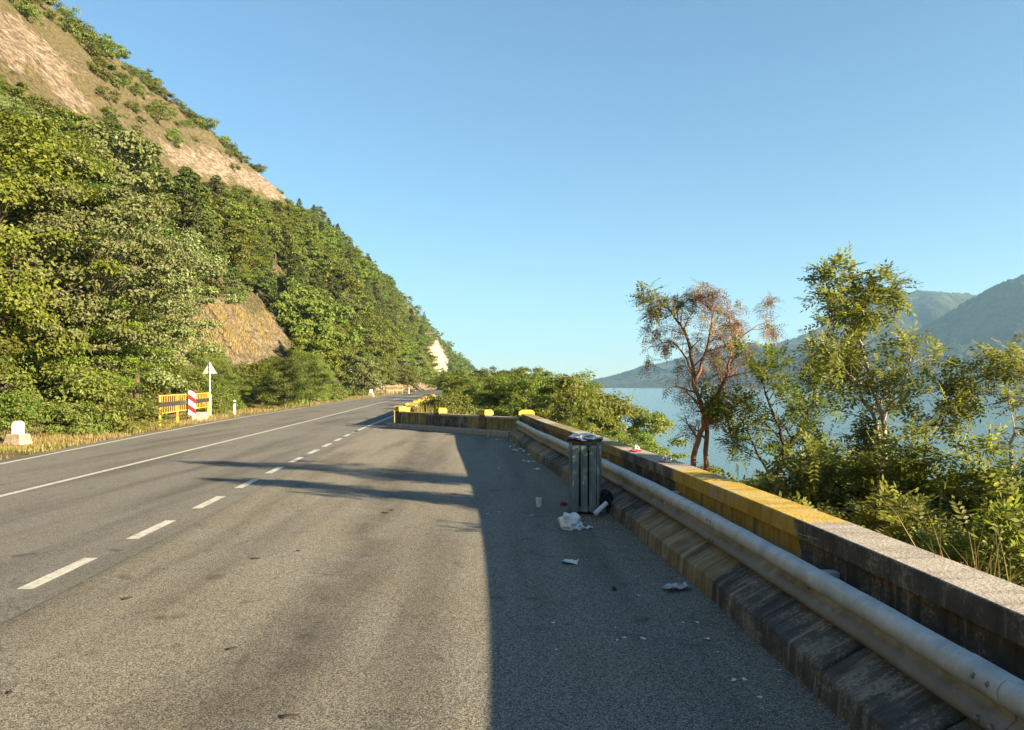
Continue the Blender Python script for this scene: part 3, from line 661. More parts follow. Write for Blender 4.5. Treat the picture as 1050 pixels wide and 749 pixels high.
railing((-23.9, 150), (-21.7, 152), 1.6, 10, "small yellow railing far down the road before the bend")
# concrete culvert head under the striped marker
p = G(205, 430.5); b = Buf(); b.box((0, 0, 0.14), (1.5, 0.6, 0.5)); o = b.build("culvert_block", mat_simple("warm_concrete", (0.42, 0.33, 0.22), 0.9, var=0.3, scale=3), bevel=0.03); o.location = (p[0], p[1], 0); o.rotation_euler = (0, 0, math.atan2(rb_[1] - ra[1], rb_[0] - ra[0])); tag(o, "pale concrete block at the right end of the near yellow railing", "concrete block")
# hazard marker
m, t, bs = newmat("red_white_stripes"); co = t.nodes.new("ShaderNodeTexCoord"); sp = t.nodes.new("ShaderNodeSeparateXYZ"); t.links.new(co.outputs["Object"], sp.inputs[0])
q = math_(t, "ADD", sp.outputs[2], math_(t, "MULTIPLY", sp.outputs[0], 0.75)); q = math_(t, "FRACT", math_(t, "ADD", math_(t, "DIVIDE", q, 0.52), 0.05)); q = math_(t, "GREATER_THAN", q, 0.5)
t.links.new(mixc(t, q, (0.62, 0.02, 0.025), (0.80, 0.80, 0.80)), bs.inputs["Base Color"]); bs.inputs["Roughness"].default_value = 0.4
p = G(197, 432.5); ht = thing("hazard_marker", "red and white striped hazard marker plate in front of the yellow railing", "hazard marker", (p[0], p[1], 0), R(12))
b = Buf(); b.box((0, 0, 0.94), (0.36, 0.02, 1.22)); b.build("striped_plate", m, ht, bevel=0.004)
b = Buf(); b.tube([(0, 0.04, -0.1), (0, 0.04, 1.5)], 0.03, 10); b.build("post", M["signback"], ht)
# warning sign from behind
p = G(213, 427); st = thing("warning_sign", "triangular road sign seen from its grey back on a tall pole", "road sign", (p[0], p[1] + 0.3, 0), R(20))
b = Buf(); b.tube([(0, 0, -0.2), (0, 0, 3.12)], 0.038, 12); b.build("pole", M["galv"], st, smooth=True)
def tri(buf, r, y0, y1, zc):
    P = [(r * math.sin(a), y, zc + r * math.cos(a)) for y in (y0, y1) for a in (0, R(120), R(240))]
    buf.add(P, [(0, 1, 2), (5, 4, 3), (0, 3, 4, 1), (1, 4, 5, 2), (2, 5, 3, 0)])
b = Buf(); tri(b, 0.50, 0.045, 0.06, 2.75); b.build("sign_plate", M["signback"], st, bevel=0.02)
b = Buf(); b.box((0, 0.04, 2.62), (0.55, 0.012, 0.05)); b.box((0, 0.04, 2.86), (0.26, 0.012, 0.05)); b.build("clamp_bar", M["galv"], st)
b = Buf(); b.box((0.02, -0.01, 0.55), (0.16, 0.16, 1.5)); b.build("post_sleeve", M["concrete"], st, bevel=0.01)
# delineator posts
def delineator(loc, label, s=1.0):
    t = thing("delineator_post", label, "delineator post", loc); t.scale = (s, s, s)
    b = Buf(); b.box((0, 0, 0.40), (0.13, 0.10, 0.95), taper=0.9); b.build("post", M["white"], t, bevel=0.015)
    b = Buf(); b.box((0, 0, 0.70), (0.128, 0.098, 0.12)); b.build("reflector_band", M["blackband"], t); return t
p = G(240.5, 424.5); delineator((p[0], p[1], 0), "white delineator post in the dry verge right of the near yellow railing")
delineator((-20.3, 152, 0), "white delineator post beside the far yellow railing at the bend", 1.3)
# milestones
def milestone(loc, s, label):
    t = thing("milestone", label, "milestone", loc, R(-12)); t.scale = (s, s, s)
    b = Buf(); b.box((0, 0, 0.14), (0.86, 0.7, 0.62), taper=0.70); b.build("plinth", mat_simple("milestone_plinth", (0.28, 0.235, 0.175), 0.95, var=0.35, scale=4, bump=0.5), t, bevel=0.03)
    b = Buf(); P = [(-0.185, 0.44), (0.185, 0.44)] + [(0.185 * math.cos(a), 0.78 + 0.15 * math.sin(a)) for a in np.linspace(0, math.pi, 13)]
    n = len(P); b.add([(x, yv, z) for yv in (-0.12, 0.12) for x, z in P], [tuple(range(n)), tuple(range(2 * n - 1, n - 1, -1))] + [((i + 1) % n, i, i + n, (i + 1) % n + n) for i in range(n)])
    b.build("stone", M["white"], t, bevel=0.02); return t
p = G(18.5, 455); milestone((p[0], p[1], -0.08), 0.86, "white rounded milestone on a rough concrete plinth at the left roadside")
p = G(369, 406); milestone((-19.6 - 2.0, 118, 0), 1.2, "small white stone marker far down the left roadside")

# ------------------------------------------------------------------ foliage building
LEAF = {
    "silver": mat_leaf("silver_green_leaves", (0.11, 0.14, 0.05), (0.21, 0.235, 0.10), 0.35),
    "yellow": mat_leaf("yellow_green_leaves", (0.10, 0.135, 0.014), (0.20, 0.215, 0.03), 0.45),
    "green": mat_leaf("mid_green_leaves", (0.075, 0.112, 0.016), (0.165, 0.195, 0.032), 0.45, tint=0.45),
    "dark": mat_leaf("dark_green_leaves", (0.034, 0.070, 0.012), (0.09, 0.12, 0.02), 0.35),
    "pine": mat_leaf("pine_needles", (0.05, 0.075, 0.02), (0.12, 0.142, 0.035), 0.22),
    "locust": mat_leaf("locust_leaves", (0.112, 0.155, 0.03), (0.225, 0.262, 0.07), 0.60, tint=0.2),
    "olive": mat_leaf("olive_leaves", (0.09, 0.118, 0.025), (0.19, 0.205, 0.052), 0.45),
    "rust": mat_leaf("dry_rust_leaves", (0.135, 0.085, 0.048), (0.23, 0.155, 0.09), 0.25, tint=0.2),
    "straw": mat_leaf("straw_grass", (0.17, 0.14, 0.052), (0.30, 0.25, 0.10), 0.3, tint=0.2),
    "grass": mat_leaf("green_grass", (0.12, 0.14, 0.03), (0.25, 0.24, 0.07), 0.35, tint=0.2),
}
BARK = mat_simple("grey_brown_bark", (0.085, 0.066, 0.05), 0.95, var=0.45, scale=8, bump=0.6)
BARKP = mat_simple("pale_bark", (0.34, 0.29, 0.22), 0.9, var=0.35, scale=8, bump=0.5)
BARKR = mat_simple("reddish_bark", (0.20, 0.10, 0.06), 0.9, var=0.45, scale=9, bump=0.6)
def unit(a): return a / np.maximum(np.linalg.norm(a, axis=-1, keepdims=True), 1e-9)
def leaf_quads(pos, nrm, size, r, aspect=0.6):
    n = len(pos); rd = unit(r.normal(size=(n, 3))); ax = unit(rd - nrm * (rd * nrm).sum(1, keepdims=True)); sd = np.cross(nrm, ax)
    s = (size * r.uniform(0.65, 1.3, n))[:, None]
    base = pos - ax * s * 0.5; tip = pos + ax * s * 0.5 - nrm * s * 0.12; mid_ = pos + nrm * s * 0.06
    return np.stack([base, mid_ + sd * s * aspect * 0.5, tip, mid_ - sd * s * aspect * 0.5], 1)
def crown_mesh(seed, Hh, Rr, base, nclump, nleaf, lsize, mats, shape="round", two=0.25, limbs=True, bark=None, trunk_r=0.14, clump=0.30, name="tree"):
    """returns (trunk mesh, crown mesh); crown of leaf-sized faces in clumps carried on limbs"""
    r = np.random.default_rng(seed); cb = Buf(); tbf = Buf()
    zc = (Hh + base) / 2; hz = (Hh - base) / 2; lob = r.uniform(0, 6.28, 6); amp = r.uniform(0.05, 0.22, 6)
    bend = r.normal(0, 0.05 * Hh, 2)
    axis_pt = lambda z: Vector((bend[0] * (z / Hh) ** 2, bend[1] * (z / Hh) ** 2, z))
    tp = [axis_pt(z) + Vector((r.normal(0, 0.02), r.normal(0, 0.02), 0)) for z in np.linspace(-0.5, Hh * (0.95 if shape == "cone" else 0.8), 9)]
    tbf.tube(tp, list(np.linspace(trunk_r, trunk_r * 0.22, 9)), 7)
    per = max(6, nleaf // nclump); allp = []; alln = []
    for k in range(nclump):
        if shape == "cone":
            f = (k + r.uniform(0.2, 0.8)) / nclump; f = f ** 1.25; z = base + (Hh - base) * f; rad = Rr * (1 - f) ** 0.58 * r.uniform(0.45, 1.1) + 0.05; a = k * 2.399 + r.normal(0, 0.3)
            c = np.array((rad * math.cos(a), rad * math.sin(a), z - rad * 0.10)); cr = np.array((0.34, 0.34, 0.22)) * Rr * (0.45 + 0.55 * (1 - f)) * r.uniform(0.8, 1.2)
        else:
            v = unit(r.normal(size=3)); a = math.atan2(v[1], v[0]); lo = 1 + sum(amp[i] * math.sin((i + 1) * a + lob[i] + 2.0 * v[2]) for i in range(6))
            q = r.uniform(0.35, 1.0) ** 0.5
            if shape == "bush": v[2] = abs(v[2]) * 1.0 - 0.15
            c = np.array((v[0] * Rr * q * lo, v[1] * Rr * q * lo, (zc if shape != "bush" else base) + v[2] * (hz if shape != "bush" else (Hh - base)) * q * (0.85 + 0.25 * (lo - 1))))
            cr = np.array((1, 1, 0.72)) * Rr * clump * r.uniform(0.6, 1.35)
        ap = axis_pt(max(0, min(c[2], Hh * 0.8))); c[0] += ap[0]; c[1] += ap[1]
        m_ = int(per * r.uniform(0.6, 1.4)); d = unit(r.normal(size=(m_, 3))); d[:, 2] = np.where(d[:, 2] < -0.3, -d[:, 2] * 0.6, d[:, 2])
        p = c + d * cr * (r.uniform(0.15, 1.0, (m_, 1)) ** 0.55) * (1 + 0.35 * r.normal(size=(m_, 1)) * (r.random((m_, 1)) < 0.25))
        out = unit(c - np.array((0, 0, zc))) if shape != "bush" else unit(c + 1e-3)
        nn = unit(0.75 * d + 0.45 * out + np.array((0, 0, 0.35)) + 0.55 * r.normal(size=(m_, 3)))
        allp.append(p); alln.append(nn)
        if limbs and (k % (3 if shape != "cone" else 1) == 0):
            z0 = max(base + 0.22 * (Hh - base), c[2] - (0.75 * math.hypot(c[0], c[1]) if shape != "cone" else -0.05) - r.uniform(0, 0.3)); p0 = axis_pt(min(z0, Hh * 0.75)); p3 = Vector(c); p1 = p0.lerp(p3, 0.35) + Vector(r.normal(size=3)) * 0.07 * Rr + Vector((0, 0, -0.05 * Rr)); p2 = p0.lerp(p3, 0.7) + Vector(r.normal(size=3)) * 0.06 * Rr
            rr0 = trunk_r * (0.38 if shape != "cone" else 0.18); tbf.tube([p0, p1, p2, p3], [rr0, rr0 * 0.65, rr0 * 0.35, rr0 * 0.12], 5)
    P = np.concatenate(allp); Nn = np.concatenate(alln); pick = r.random(len(P)) < two
    asp = 0.62 if shape != "cone" else 0.30
    cb.quads(leaf_quads(P[~pick], Nn[~pick], lsize, r, asp), 0); cb.quads(leaf_quads(P[pick], Nn[pick], lsize, r, asp), 1)
    return tbf.mesh(name + "_trunk", bark or BARK, True), cb.mesh(name + "_crown", mats)
def put_tree(name, cat, meshes, loc, rz, s, label, group=None):
    t = thing(name, label, cat, loc, rz, group); t.scale = s if hasattr(s, "__len__") else (s, s, s)
    for nm, me in zip(("trunk", "crown"), meshes):
        if me is None: continue
        o = bpy.data.objects.new(nm, me); C.objects.link(o); o.parent = t
    return t

# archetypes (height about 1 unit = metres): hi for near, mid, low for the far wood
A = {}
L_ = LEAF
def arche(key, n, **kw):
    for i in range(n): A.setdefault(key, []).append(crown_mesh(hash_(key, i), name=key, **kw))
def hash_(k, i): return (sum(ord(c) * (j + 3) for j, c in enumerate(k)) * 31 + i * 977) % 100000
arche("silver_hi", 3, Hh=9.5, Rr=3.4, base=0.5, nclump=190, nleaf=50000, lsize=0.125, mats=[L_["silver"], L_["olive"]], bark=BARK, clump=0.19)
arche("yellow_hi", 2, Hh=8.5, Rr=3.0, base=0.3, nclump=160, nleaf=44000, lsize=0.12, mats=[L_["yellow"], L_["green"]], clump=0.22)
arche("green_hi", 3, Hh=8.0, Rr=3.0, base=0.3, nclump=160, nleaf=44000, lsize=0.12, mats=[L_["green"], L_["olive"]], clump=0.27)
arche("dark_hi", 2, Hh=7.0, Rr=2.8, base=0.5, nclump=130, nleaf=36000, lsize=0.12, mats=[L_["dark"], L_["green"]], clump=0.27)
arche("pine_hi", 3, Hh=9.0, Rr=2.3, base=0.9, nclump=130, nleaf=22000, lsize=0.24, mats=[L_["pine"], L_["dark"]], shape="cone", trunk_r=0.16)
arche("bush_hi", 4, Hh=2.2, Rr=1.7, base=0.25, nclump=55, nleaf=7500, lsize=0.11, mats=[L_["olive"], L_["yellow"]], shape="bush", trunk_r=0.05, clump=0.33)
arche("bushg_hi", 2, Hh=2.4, Rr=1.7, base=0.25, nclump=55, nleaf=7500, lsize=0.11, mats=[L_["green"], L_["dark"]], shape="bush", trunk_r=0.05, clump=0.33)
for col_, m1_, m2_ in (("yellow", "yellow", "olive"), ("olive", "olive", "yellow"), ("green", "green", "olive")):
    arche("point_" + col_, 2, Hh=4.6, Rr=2.1, base=0.2, nclump=64, nleaf=20000, lsize=0.105, mats=[L_[m1_], L_[m2_]], trunk_r=0.07, clump=0.23)
arche("silver_mid", 2, Hh=8.5, Rr=3.2, base=1.0, nclump=80, nleaf=7500, lsize=0.32, mats=[L_["silver"], L_["olive"]], clump=0.27)
arche("yellow_mid", 2, Hh=8.0, Rr=3.0, base=0.8, nclump=75, nleaf=7500, lsize=0.32, mats=[L_["yellow"], L_["green"]], clump=0.28)
arche("green_mid", 3, Hh=8.0, Rr=3.0, base=0.8, nclump=75, nleaf=7500, lsize=0.32, mats=[L_["green"], L_["olive"]], clump=0.28)
arche("pine_mid", 3, Hh=9.0, Rr=2.3, base=0.9, nclump=90, nleaf=7500, lsize=0.46, mats=[L_["pine"], L_["dark"]], shape="cone", trunk_r=0.16)
arche("bush_mid", 3, Hh=2.2, Rr=1.7, base=0.2, nclump=32, nleaf=1700, lsize=0.22, mats=[L_["olive"], L_["green"]], shape="bush", trunk_r=0.05, clump=0.34)
LOW = {}
def low_quads(seed, Hh, Rr, base, nclump, nleaf, lsize, shape):
    r = np.random.default_rng(seed); me = crown_mesh(seed, Hh, Rr, base, nclump, nleaf, lsize, [L_["green"], L_["green"]], shape, 0.0, False)[1]
    co = np.empty(len(me.vertices) * 3, np.float32); me.vertices.foreach_get("co", co); bpy.data.meshes.remove(me); return co.reshape(-1, 4, 3)
for i in range(4):
    LOW[("b", i)] = low_quads(500 + i, 7.5, 3.0, 0.5, 34, 620, 0.75, "round"); LOW[("p", i)] = low_quads(600 + i, 8.5, 2.2, 0.6, 40, 620, 0.85, "cone")

# ------------------------------------------------------------------ the wood on the hillside
def clear_of_bare(x, y, z, h, shrub=False):
    """no crown may stand in, or in front of, the bare patches seen from the road"""
    for k in ("cliff", "rock", "bank", "white", "brown") + (() if shrub else ("slope",)):
        for f in (0.1, 0.35, 0.6, 0.82):
            px, py = proj((x, y, z + h * f))
            w = (3.6 if k == "bank" else 2.3 if k in ("cliff", "rock") else 0.0) * min(1.0, h / 6) * FPX / y
            if k in ("white", "brown") and rp.random() < (0.10 if k == "white" else 0.6): continue
            if any(inpoly(px + e, py, BARE[k]) for e in ((0, -w, w, -w / 2, w / 2) if w else (0,))): return False
    return True
cand = []; rp = random.Random(11)
y = 22.0
while y < 860:
    d = 1.2
    sp = 4.7 + y * 0.0035
    while d < float(HD(y)) + 6:
        yy_ = y + rp.uniform(-0.5, 0.5) * sp; dd = d + rp.uniform(-0.4, 0.4) * sp
        if dd > 0.8 and yy_ > 26:
            x = float(HX(yy_)) - dd; z = T(x, yy_); px, py = proj((x, yy_, z))
            if -120 < px < 700: cand.append((x, yy_, z, dd, px, py))
        d += sp * (0.86 if d < 12 else 0.90)
    y += sp
rp.shuffle(cand)
trees = []
for (x, y, z, d, px, py) in cand:
    D = float(HD(y)); t = d * 50 / D; n_ = nz(x, y, 45, 12.0)
    upper = px < 320 and (t > 37 or (t > 15 and y < 280 and bare(x, y, "slope")))                       # dry upper slope: scattered scrub only
    if upper:
        if rp.random() < (0.04 if t > 42 else 0.12 if nz(x, y, 9, 77.0) > -0.12 else 0.7): continue
        h = rp.uniform(1.4, 4.2) * (0.75 if t < 43 else 1.0); kind = "bush"
        if not clear_of_bare(x, y, z, h, True) and rp.random() < 0.8: continue
    else:
        pine = (n_ > -0.03 and 8 < t < 44) or (t > 34 and rp.random() < 0.45)
        if y > 450: pine = rp.random() < 0.3
        kind = "pine" if pine and rp.random() < 0.85 else "broad"
        h = rp.choice((4.5, 6.0, 7.5, 9.0, 10.5)) * rp.uniform(0.85, 1.15) * (1.0 if t < 28 else 0.72) * (0.75 if d < 3.5 else 1.0)
        if t > 42: h *= rp.choice((0.6, 0.75, 1.0, 1.15)) if y > 150 else 0.75
        for k_ in (1.0, 0.7, 0.5, 0.36):
            if clear_of_bare(x, y, z, h * k_): break
        else:
            if t < 12 or rp.random() < 0.5 or not clear_of_bare(x, y, z, 2.0, True): continue
            kind = "bush"; k_ = rp.uniform(1.3, 2.6) / h
        h *= k_
    trees.append((x, y, z, d, t, h, kind, px, py))
# hand-placed trees near the road (photo survey: column of the stem, metres away, height, look)
hero = [(140, 38, 4.0, 11.5, "silver_hi", 0, "tall silver green tree with a pale leaning trunk behind the yellow railing"),
        (150, 49, 6.0, 9.0, "silver_hi", 1, "silver green tree behind the pale leaning trunk, left of the dry bank"),
        (30, 30, 3.0, 12.0, "yellow_hi", 0, "large yellow green tree towering at the left edge of the picture"),
        (80, 33, 6.5, 11.5, "silver_hi", 2, "grey green tree with dense crown left of the pale leaning trunk"),
        (244, 100, 11.5, 9.0, "yellow_hi", 1, "bright yellow green tree standing just above the dry bank"),
        (292, 58, 1.5, 4.5, "dark_hi", 0, "dark rounded tree at the roadside right of the dry bank"),
        (318, 64, 1.5, 5.0, "green_hi", 1, "second rounded tree from the dry bank, mid green"),
        (240, 54, 1.6, 3.6, "green_hi", 2, "small upright green tree in front of the dry bank beside the road sign"),
        (372, 96, 1.8, 6.0, "silver_mid", 1, "grey green tree with a pale slanting stem before the far bend")]
for px, Y, d, h, key, i, lab in hero:
    x = (px - CX) / FPX * Y; dd = max(float(HX(Y)) - x, 0.6) if px > 150 else d
    x = float(HX(Y)) - dd if abs((float(HX(Y)) - dd) - x) < 3 else x
    z = T(x, Y); me = A[key][i]; h0 = {"silver_hi": 9.5, "yellow_hi": 8.5, "green_hi": 8, "dark_hi": 7, "silver_mid": 8.5, "pine_hi": 9}[key]
    put_tree("pine_tree" if "pine" in key else "broadleaf_tree", "pine" if "pine" in key else "tree", me, (x, Y, z - 0.1), i * 1.7, h / h0, lab)
trees.sort(key=lambda q: -(q[5] / math.hypot(q[0], q[1])))
def vis(q): return q[7] > -130
near_n = 0; low = {"b": [], "p": []}
cnt = {"broad": 0, "pine": 0, "bush": 0}
zone = lambda t, y: "low" if t < 14 else ("middle" if t < 34 else "top")
def describe(kind, t, px, col):
    low_, mid_ = t < 14, t < 34
    where = (("at the foot of the slope behind the milestone", "on the slope above the milestone", "below the tan cliff") if px < 75 else
             ("at the foot of the slope behind the near yellow railing", "on the slope above the near yellow railing", "below the dry upper slope") if px < 185 else
             ("at the foot of the slope around the dry bank", "on the slope just above the dry bank", "right under the pale rock band") if px < 285 else
             ("at the roadside right of the dry bank", "on the long wooded slope right of the dry bank", "along the crest right of the pale rock band") if px < 350 else
             ("at the roadside before the far yellow railing", "on the slope above the far yellow railing", "along the crest above the far yellow railing") if px < 410 else
             ("at the roadside by the far bend", "on the slope left of the white rock", "along the crest above the white rock"))[0 if low_ else 1 if mid_ else 2]
    noun = "pine" if kind == "pine" else "leafy tree"
    return f"{col} {noun} {where}", f"{col} {noun}s {where}"
for q in trees:
    x, y, z, d, t, h, kind, px, py = q; rz = rp.uniform(0, 6.28); far_ = math.hypot(x, y)
    if kind == "bush":
        cnt["bush"] += 1
        if cnt["bush"] <= 240:
            put_tree("shrub", "shrub", A["bush_mid"][rp.randrange(3)], (x, y, z - 0.1), rz, h / 2.3, *((lambda w: (f"{'tall' if h > 3 else 'low'} olive shrub {w}", f"{'tall' if h > 3 else 'low'} olive shrubs {w}"))(("on the skyline" if t > 43 else "on the open ground") + (" above the tan cliff" if px < 110 else " of the dry slope between cliff and rock band" if px < 190 else " above the pale rock band" if px < 260 else " at the right end of the dry slope"))))
            continue
        low["b"].append((x, y, z, rz, h / 7.5 * 1.2)); continue
    if cnt[kind] < (170 if kind == "broad" else 120) and vis(q):
        cnt[kind] += 1; hi = far_ < 62
        if kind == "pine": key = "pine_hi" if hi else "pine_mid"; h0 = 9.0
        else:
            w = rp.random(); yel = nz(x, y, 14, 20.0) > 0.12
            key = ("yellow" if (yel and w < 0.8) else "silver" if (w < 0.25 and d < 18) else "green"); h0 = {"yellow": 8.2, "silver": 9.0, "green": 8.0}[key]; key += "_hi" if hi else "_mid"
            if hi and key == "green_hi" and rp.random() < 0.45: key = "dark_hi"; h0 = 7
        me = A[key][rp.randrange(len(A[key]))]; lab, grp = describe(kind, t, px, "dark green" if kind == "pine" else {"y": "yellow green", "s": "grey green", "g": "mid green", "d": "deep green"}[key[0]])
        s = h / h0; put_tree("pine_tree" if kind == "pine" else "broadleaf_tree", "pine" if kind == "pine" else "tree", me, (x, y, z - 0.15), rz, (s * rp.uniform(0.9, 1.2), s * rp.uniform(0.9, 1.2), s), lab, grp)
    else: low["p" if kind == "pine" else "b"].append((x, y, z, rz, h / (8.5 if kind == "pine" else 7.5)))
fb = Buf()
for key, L in low.items():
    for i, (x, y, z, rz, s) in enumerate(L):
        Q = LOW[(key, i % 4)] * np.array((s * 1.1, s * 1.1, s)); c, s_ = math.cos(rz), math.sin(rz)
        W = np.empty_like(Q); W[..., 0] = Q[..., 0] * c - Q[..., 1] * s_ + x; W[..., 1] = Q[..., 0] * s_ + Q[..., 1] * c + y; W[..., 2] = Q[..., 2] + z - 0.2
        fb.quads(W, 0 if key == "p" else 1 + (nz(x, y, 14, 20.0) > 0.10))
tag(fb.build("far_forest", [L_["pine"], L_["green"], L_["yellow"]]), kind="stuff")
print("trees", cnt, "far", len(low["b"]), len(low["p"]))

for px, Y, s in ((206, 62, 0.9), (222, 66, 0.7), (262, 72, 0.8), (276, 80, 1.1), (236, 60, 1.2)):
    x = (px - CX) / FPX * Y; x = min(x, float(HX(Y)) - 0.3)
    put_tree("shrub", "shrub", A["bush_hi"][int(Y) % 4], (x, Y, T(x, Y) - 0.05), Y, s, *(lambda w: (f"rounded shrub at the foot of the dry bank {w}", f"shrubs at the foot of the dry bank {w}"))("behind the road sign" if px < 230 else "right of the road sign"))
# roadside shrubs along the left verge
k = 0; yv = 21.0
ms_ = G(18.5, 455)
def brush(what, x, y, key):
    px = proj((x, y, 0))[0]
    w = "behind the near milestone" if px < 60 else "between the milestone and the near yellow railing" if px < 160 else "behind the near yellow railing" if px < 222 else "by the first delineator post" if px < 275 else "right of the dry bank" if px < 340 else "near the far yellow railing"
    c = "deep green" if key == "bushg_hi" else "olive green"
    return f"{c} {what} {w}", f"{c} {what}s {w}".replace("shrub beneath", "shrubs beneath").replace("treess", "trees").replace("shrub at", "shrubs at").replace("verges", "verge")
def near_stone(x, y): return abs(x - ms_[0]) < 1.5 and -4 < y - ms_[1] < 1.2
for _ in range(46):                                  # tangle under the first trees
    y = 22 + 75 * rp.random() ** 1.6; d = rp.uniform(1.0, 6.5); x = float(HX(y)) - d; z = T(x, y); s = rp.uniform(0.9, 1.5)
    if near_stone(x, y) or not clear_of_bare(x, y, z, 2.0 * s): continue
    key = rp.choice(["bush_hi", "bushg_hi"]) if y < 70 else "bush_mid"
    put_tree("shrub", "shrub", A[key][rp.randrange(len(A[key]))], (x, y, z - 0.1), rp.uniform(0, 6.28), s, *brush("undergrowth shrub beneath the first trees", x, y, key))
while yv < 130:
    xl = float(HX(yv)); x = xl - rp.uniform(-0.9, 0.8); s = rp.uniform(0.55, 1.05) * (1.0 if yv < 60 else 1.2)
    if not (33 < yv < 47 and x > xl - 0.3) and not near_stone(x, yv):
        key = rp.choice(["bush_hi", "bush_hi", "bushg_hi"]) if yv < 70 else "bush_mid"
        p0 = proj((x, yv, 0.6))
        if not (170 < p0[0] < 290 and yv > 47 and rp.random() < 0.35):
            put_tree("shrub", "shrub", A[key][rp.randrange(len(A[key]))], (x, yv, T(x, yv) - 0.05), rp.uniform(0, 6.28), s, *brush("roadside shrub at the verge", x, yv, key))
    yv += rp.uniform(0.9, 1.7) * (1 + yv / 70)
# big bright locust at lower left, in pinnate leaf
def pinnate(buf, pos, ax, nrm, L, r, pairs=6, mat=0, lw=0.42, droop=0.25):
    """compound leaves: pos/ax/nrm (N,3); each carries leaflets in pairs plus one at the tip"""
    n = len(pos); ax = unit(ax); nrm = unit(nrm - ax * (nrm * ax).sum(1, keepdims=True)); sd = np.cross(ax, nrm); L = (L * r.uniform(0.7, 1.25, n))[:, None]
    out = []
    for k in range(pairs):
        f = 0.18 + 0.78 * k / pairs; ll = L * 0.30 * (1.0 - 0.35 * abs(f - 0.5))
        c = pos + ax * L * f - nrm * L * droop * f * f
        for sg in (-1, 1):
            d = unit(ax * 0.45 + sd * sg * 0.9 - nrm * 0.15 + 0.12 * r.normal(size=(n, 3))); w = np.cross(d, nrm)
            out.append(np.stack([c, c + d * ll * 0.5 + w * ll * lw * 0.5 + nrm * ll * 0.06, c + d * ll, c + d * ll * 0.5 - w * ll * lw * 0.5 + nrm * ll * 0.06], 1))
    c = pos + ax * L * 0.96 - nrm * L * droop * 0.95; ll = L * 0.26; d = unit(ax - nrm * droop * 1.2)
    out.append(np.stack([c, c + d * ll * 0.5 + sd * ll * lw * 0.5, c + d * ll, c + d * ll * 0.5 - sd * ll * lw * 0.5], 1))
    buf.quads(np.concatenate(out), mat)
def grow(tbf, p, d, L, r0, depth, r, tips, up=0.12, wig=0.22, kids=4, spread=0.8, ratio=0.55):
    """recursive limb; tips collects (position, direction, depth) for leaves"""
    n = max(4, int(L / 0.14)); pts = [Vector(p)]; d = Vector(d).normalized(); st = L / n; dirs = [d]
    for i in range(n):
        d = (d + Vector(r.normal(size=3)) * wig * 0.35 + Vector((0, 0, up * 0.25))).normalized(); pts.append(pts[-1] + d * st); dirs.append(d)
    rad = [max(r0 * (1 - 0.75 * i / n), 0.0022) for i in range(n + 1)]
    tbf.tube(pts, rad, 7 if r0 > 0.02 else (5 if r0 > 0.008 else 4))
    if depth > 0:
        for k in range(kids):
            f = 0.28 + 0.70 * (k + r.uniform(0, 1)) / kids; i = min(n, int(f * n)); dd = dirs[i]
            side = Vector(r.normal(size=3)); side = (side - dd * side.dot(dd)).normalized()
            nd = (dd * (1 - spread * 0.45) + side * spread + Vector((0, 0, 0.15))).normalized()
            grow(tbf, pts[i], nd, L * ratio * r.uniform(0.7, 1.15) * (1.15 - 0.4 * f), max(rad[i] * 0.6, 0.003), depth - 1, r, tips, up, wig * 1.1, kids, spread, ratio)
    if depth <= 1:
        for i in range(max(1, n // 4), n + 1): tips.append((pts[i], dirs[i], depth))
    return pts
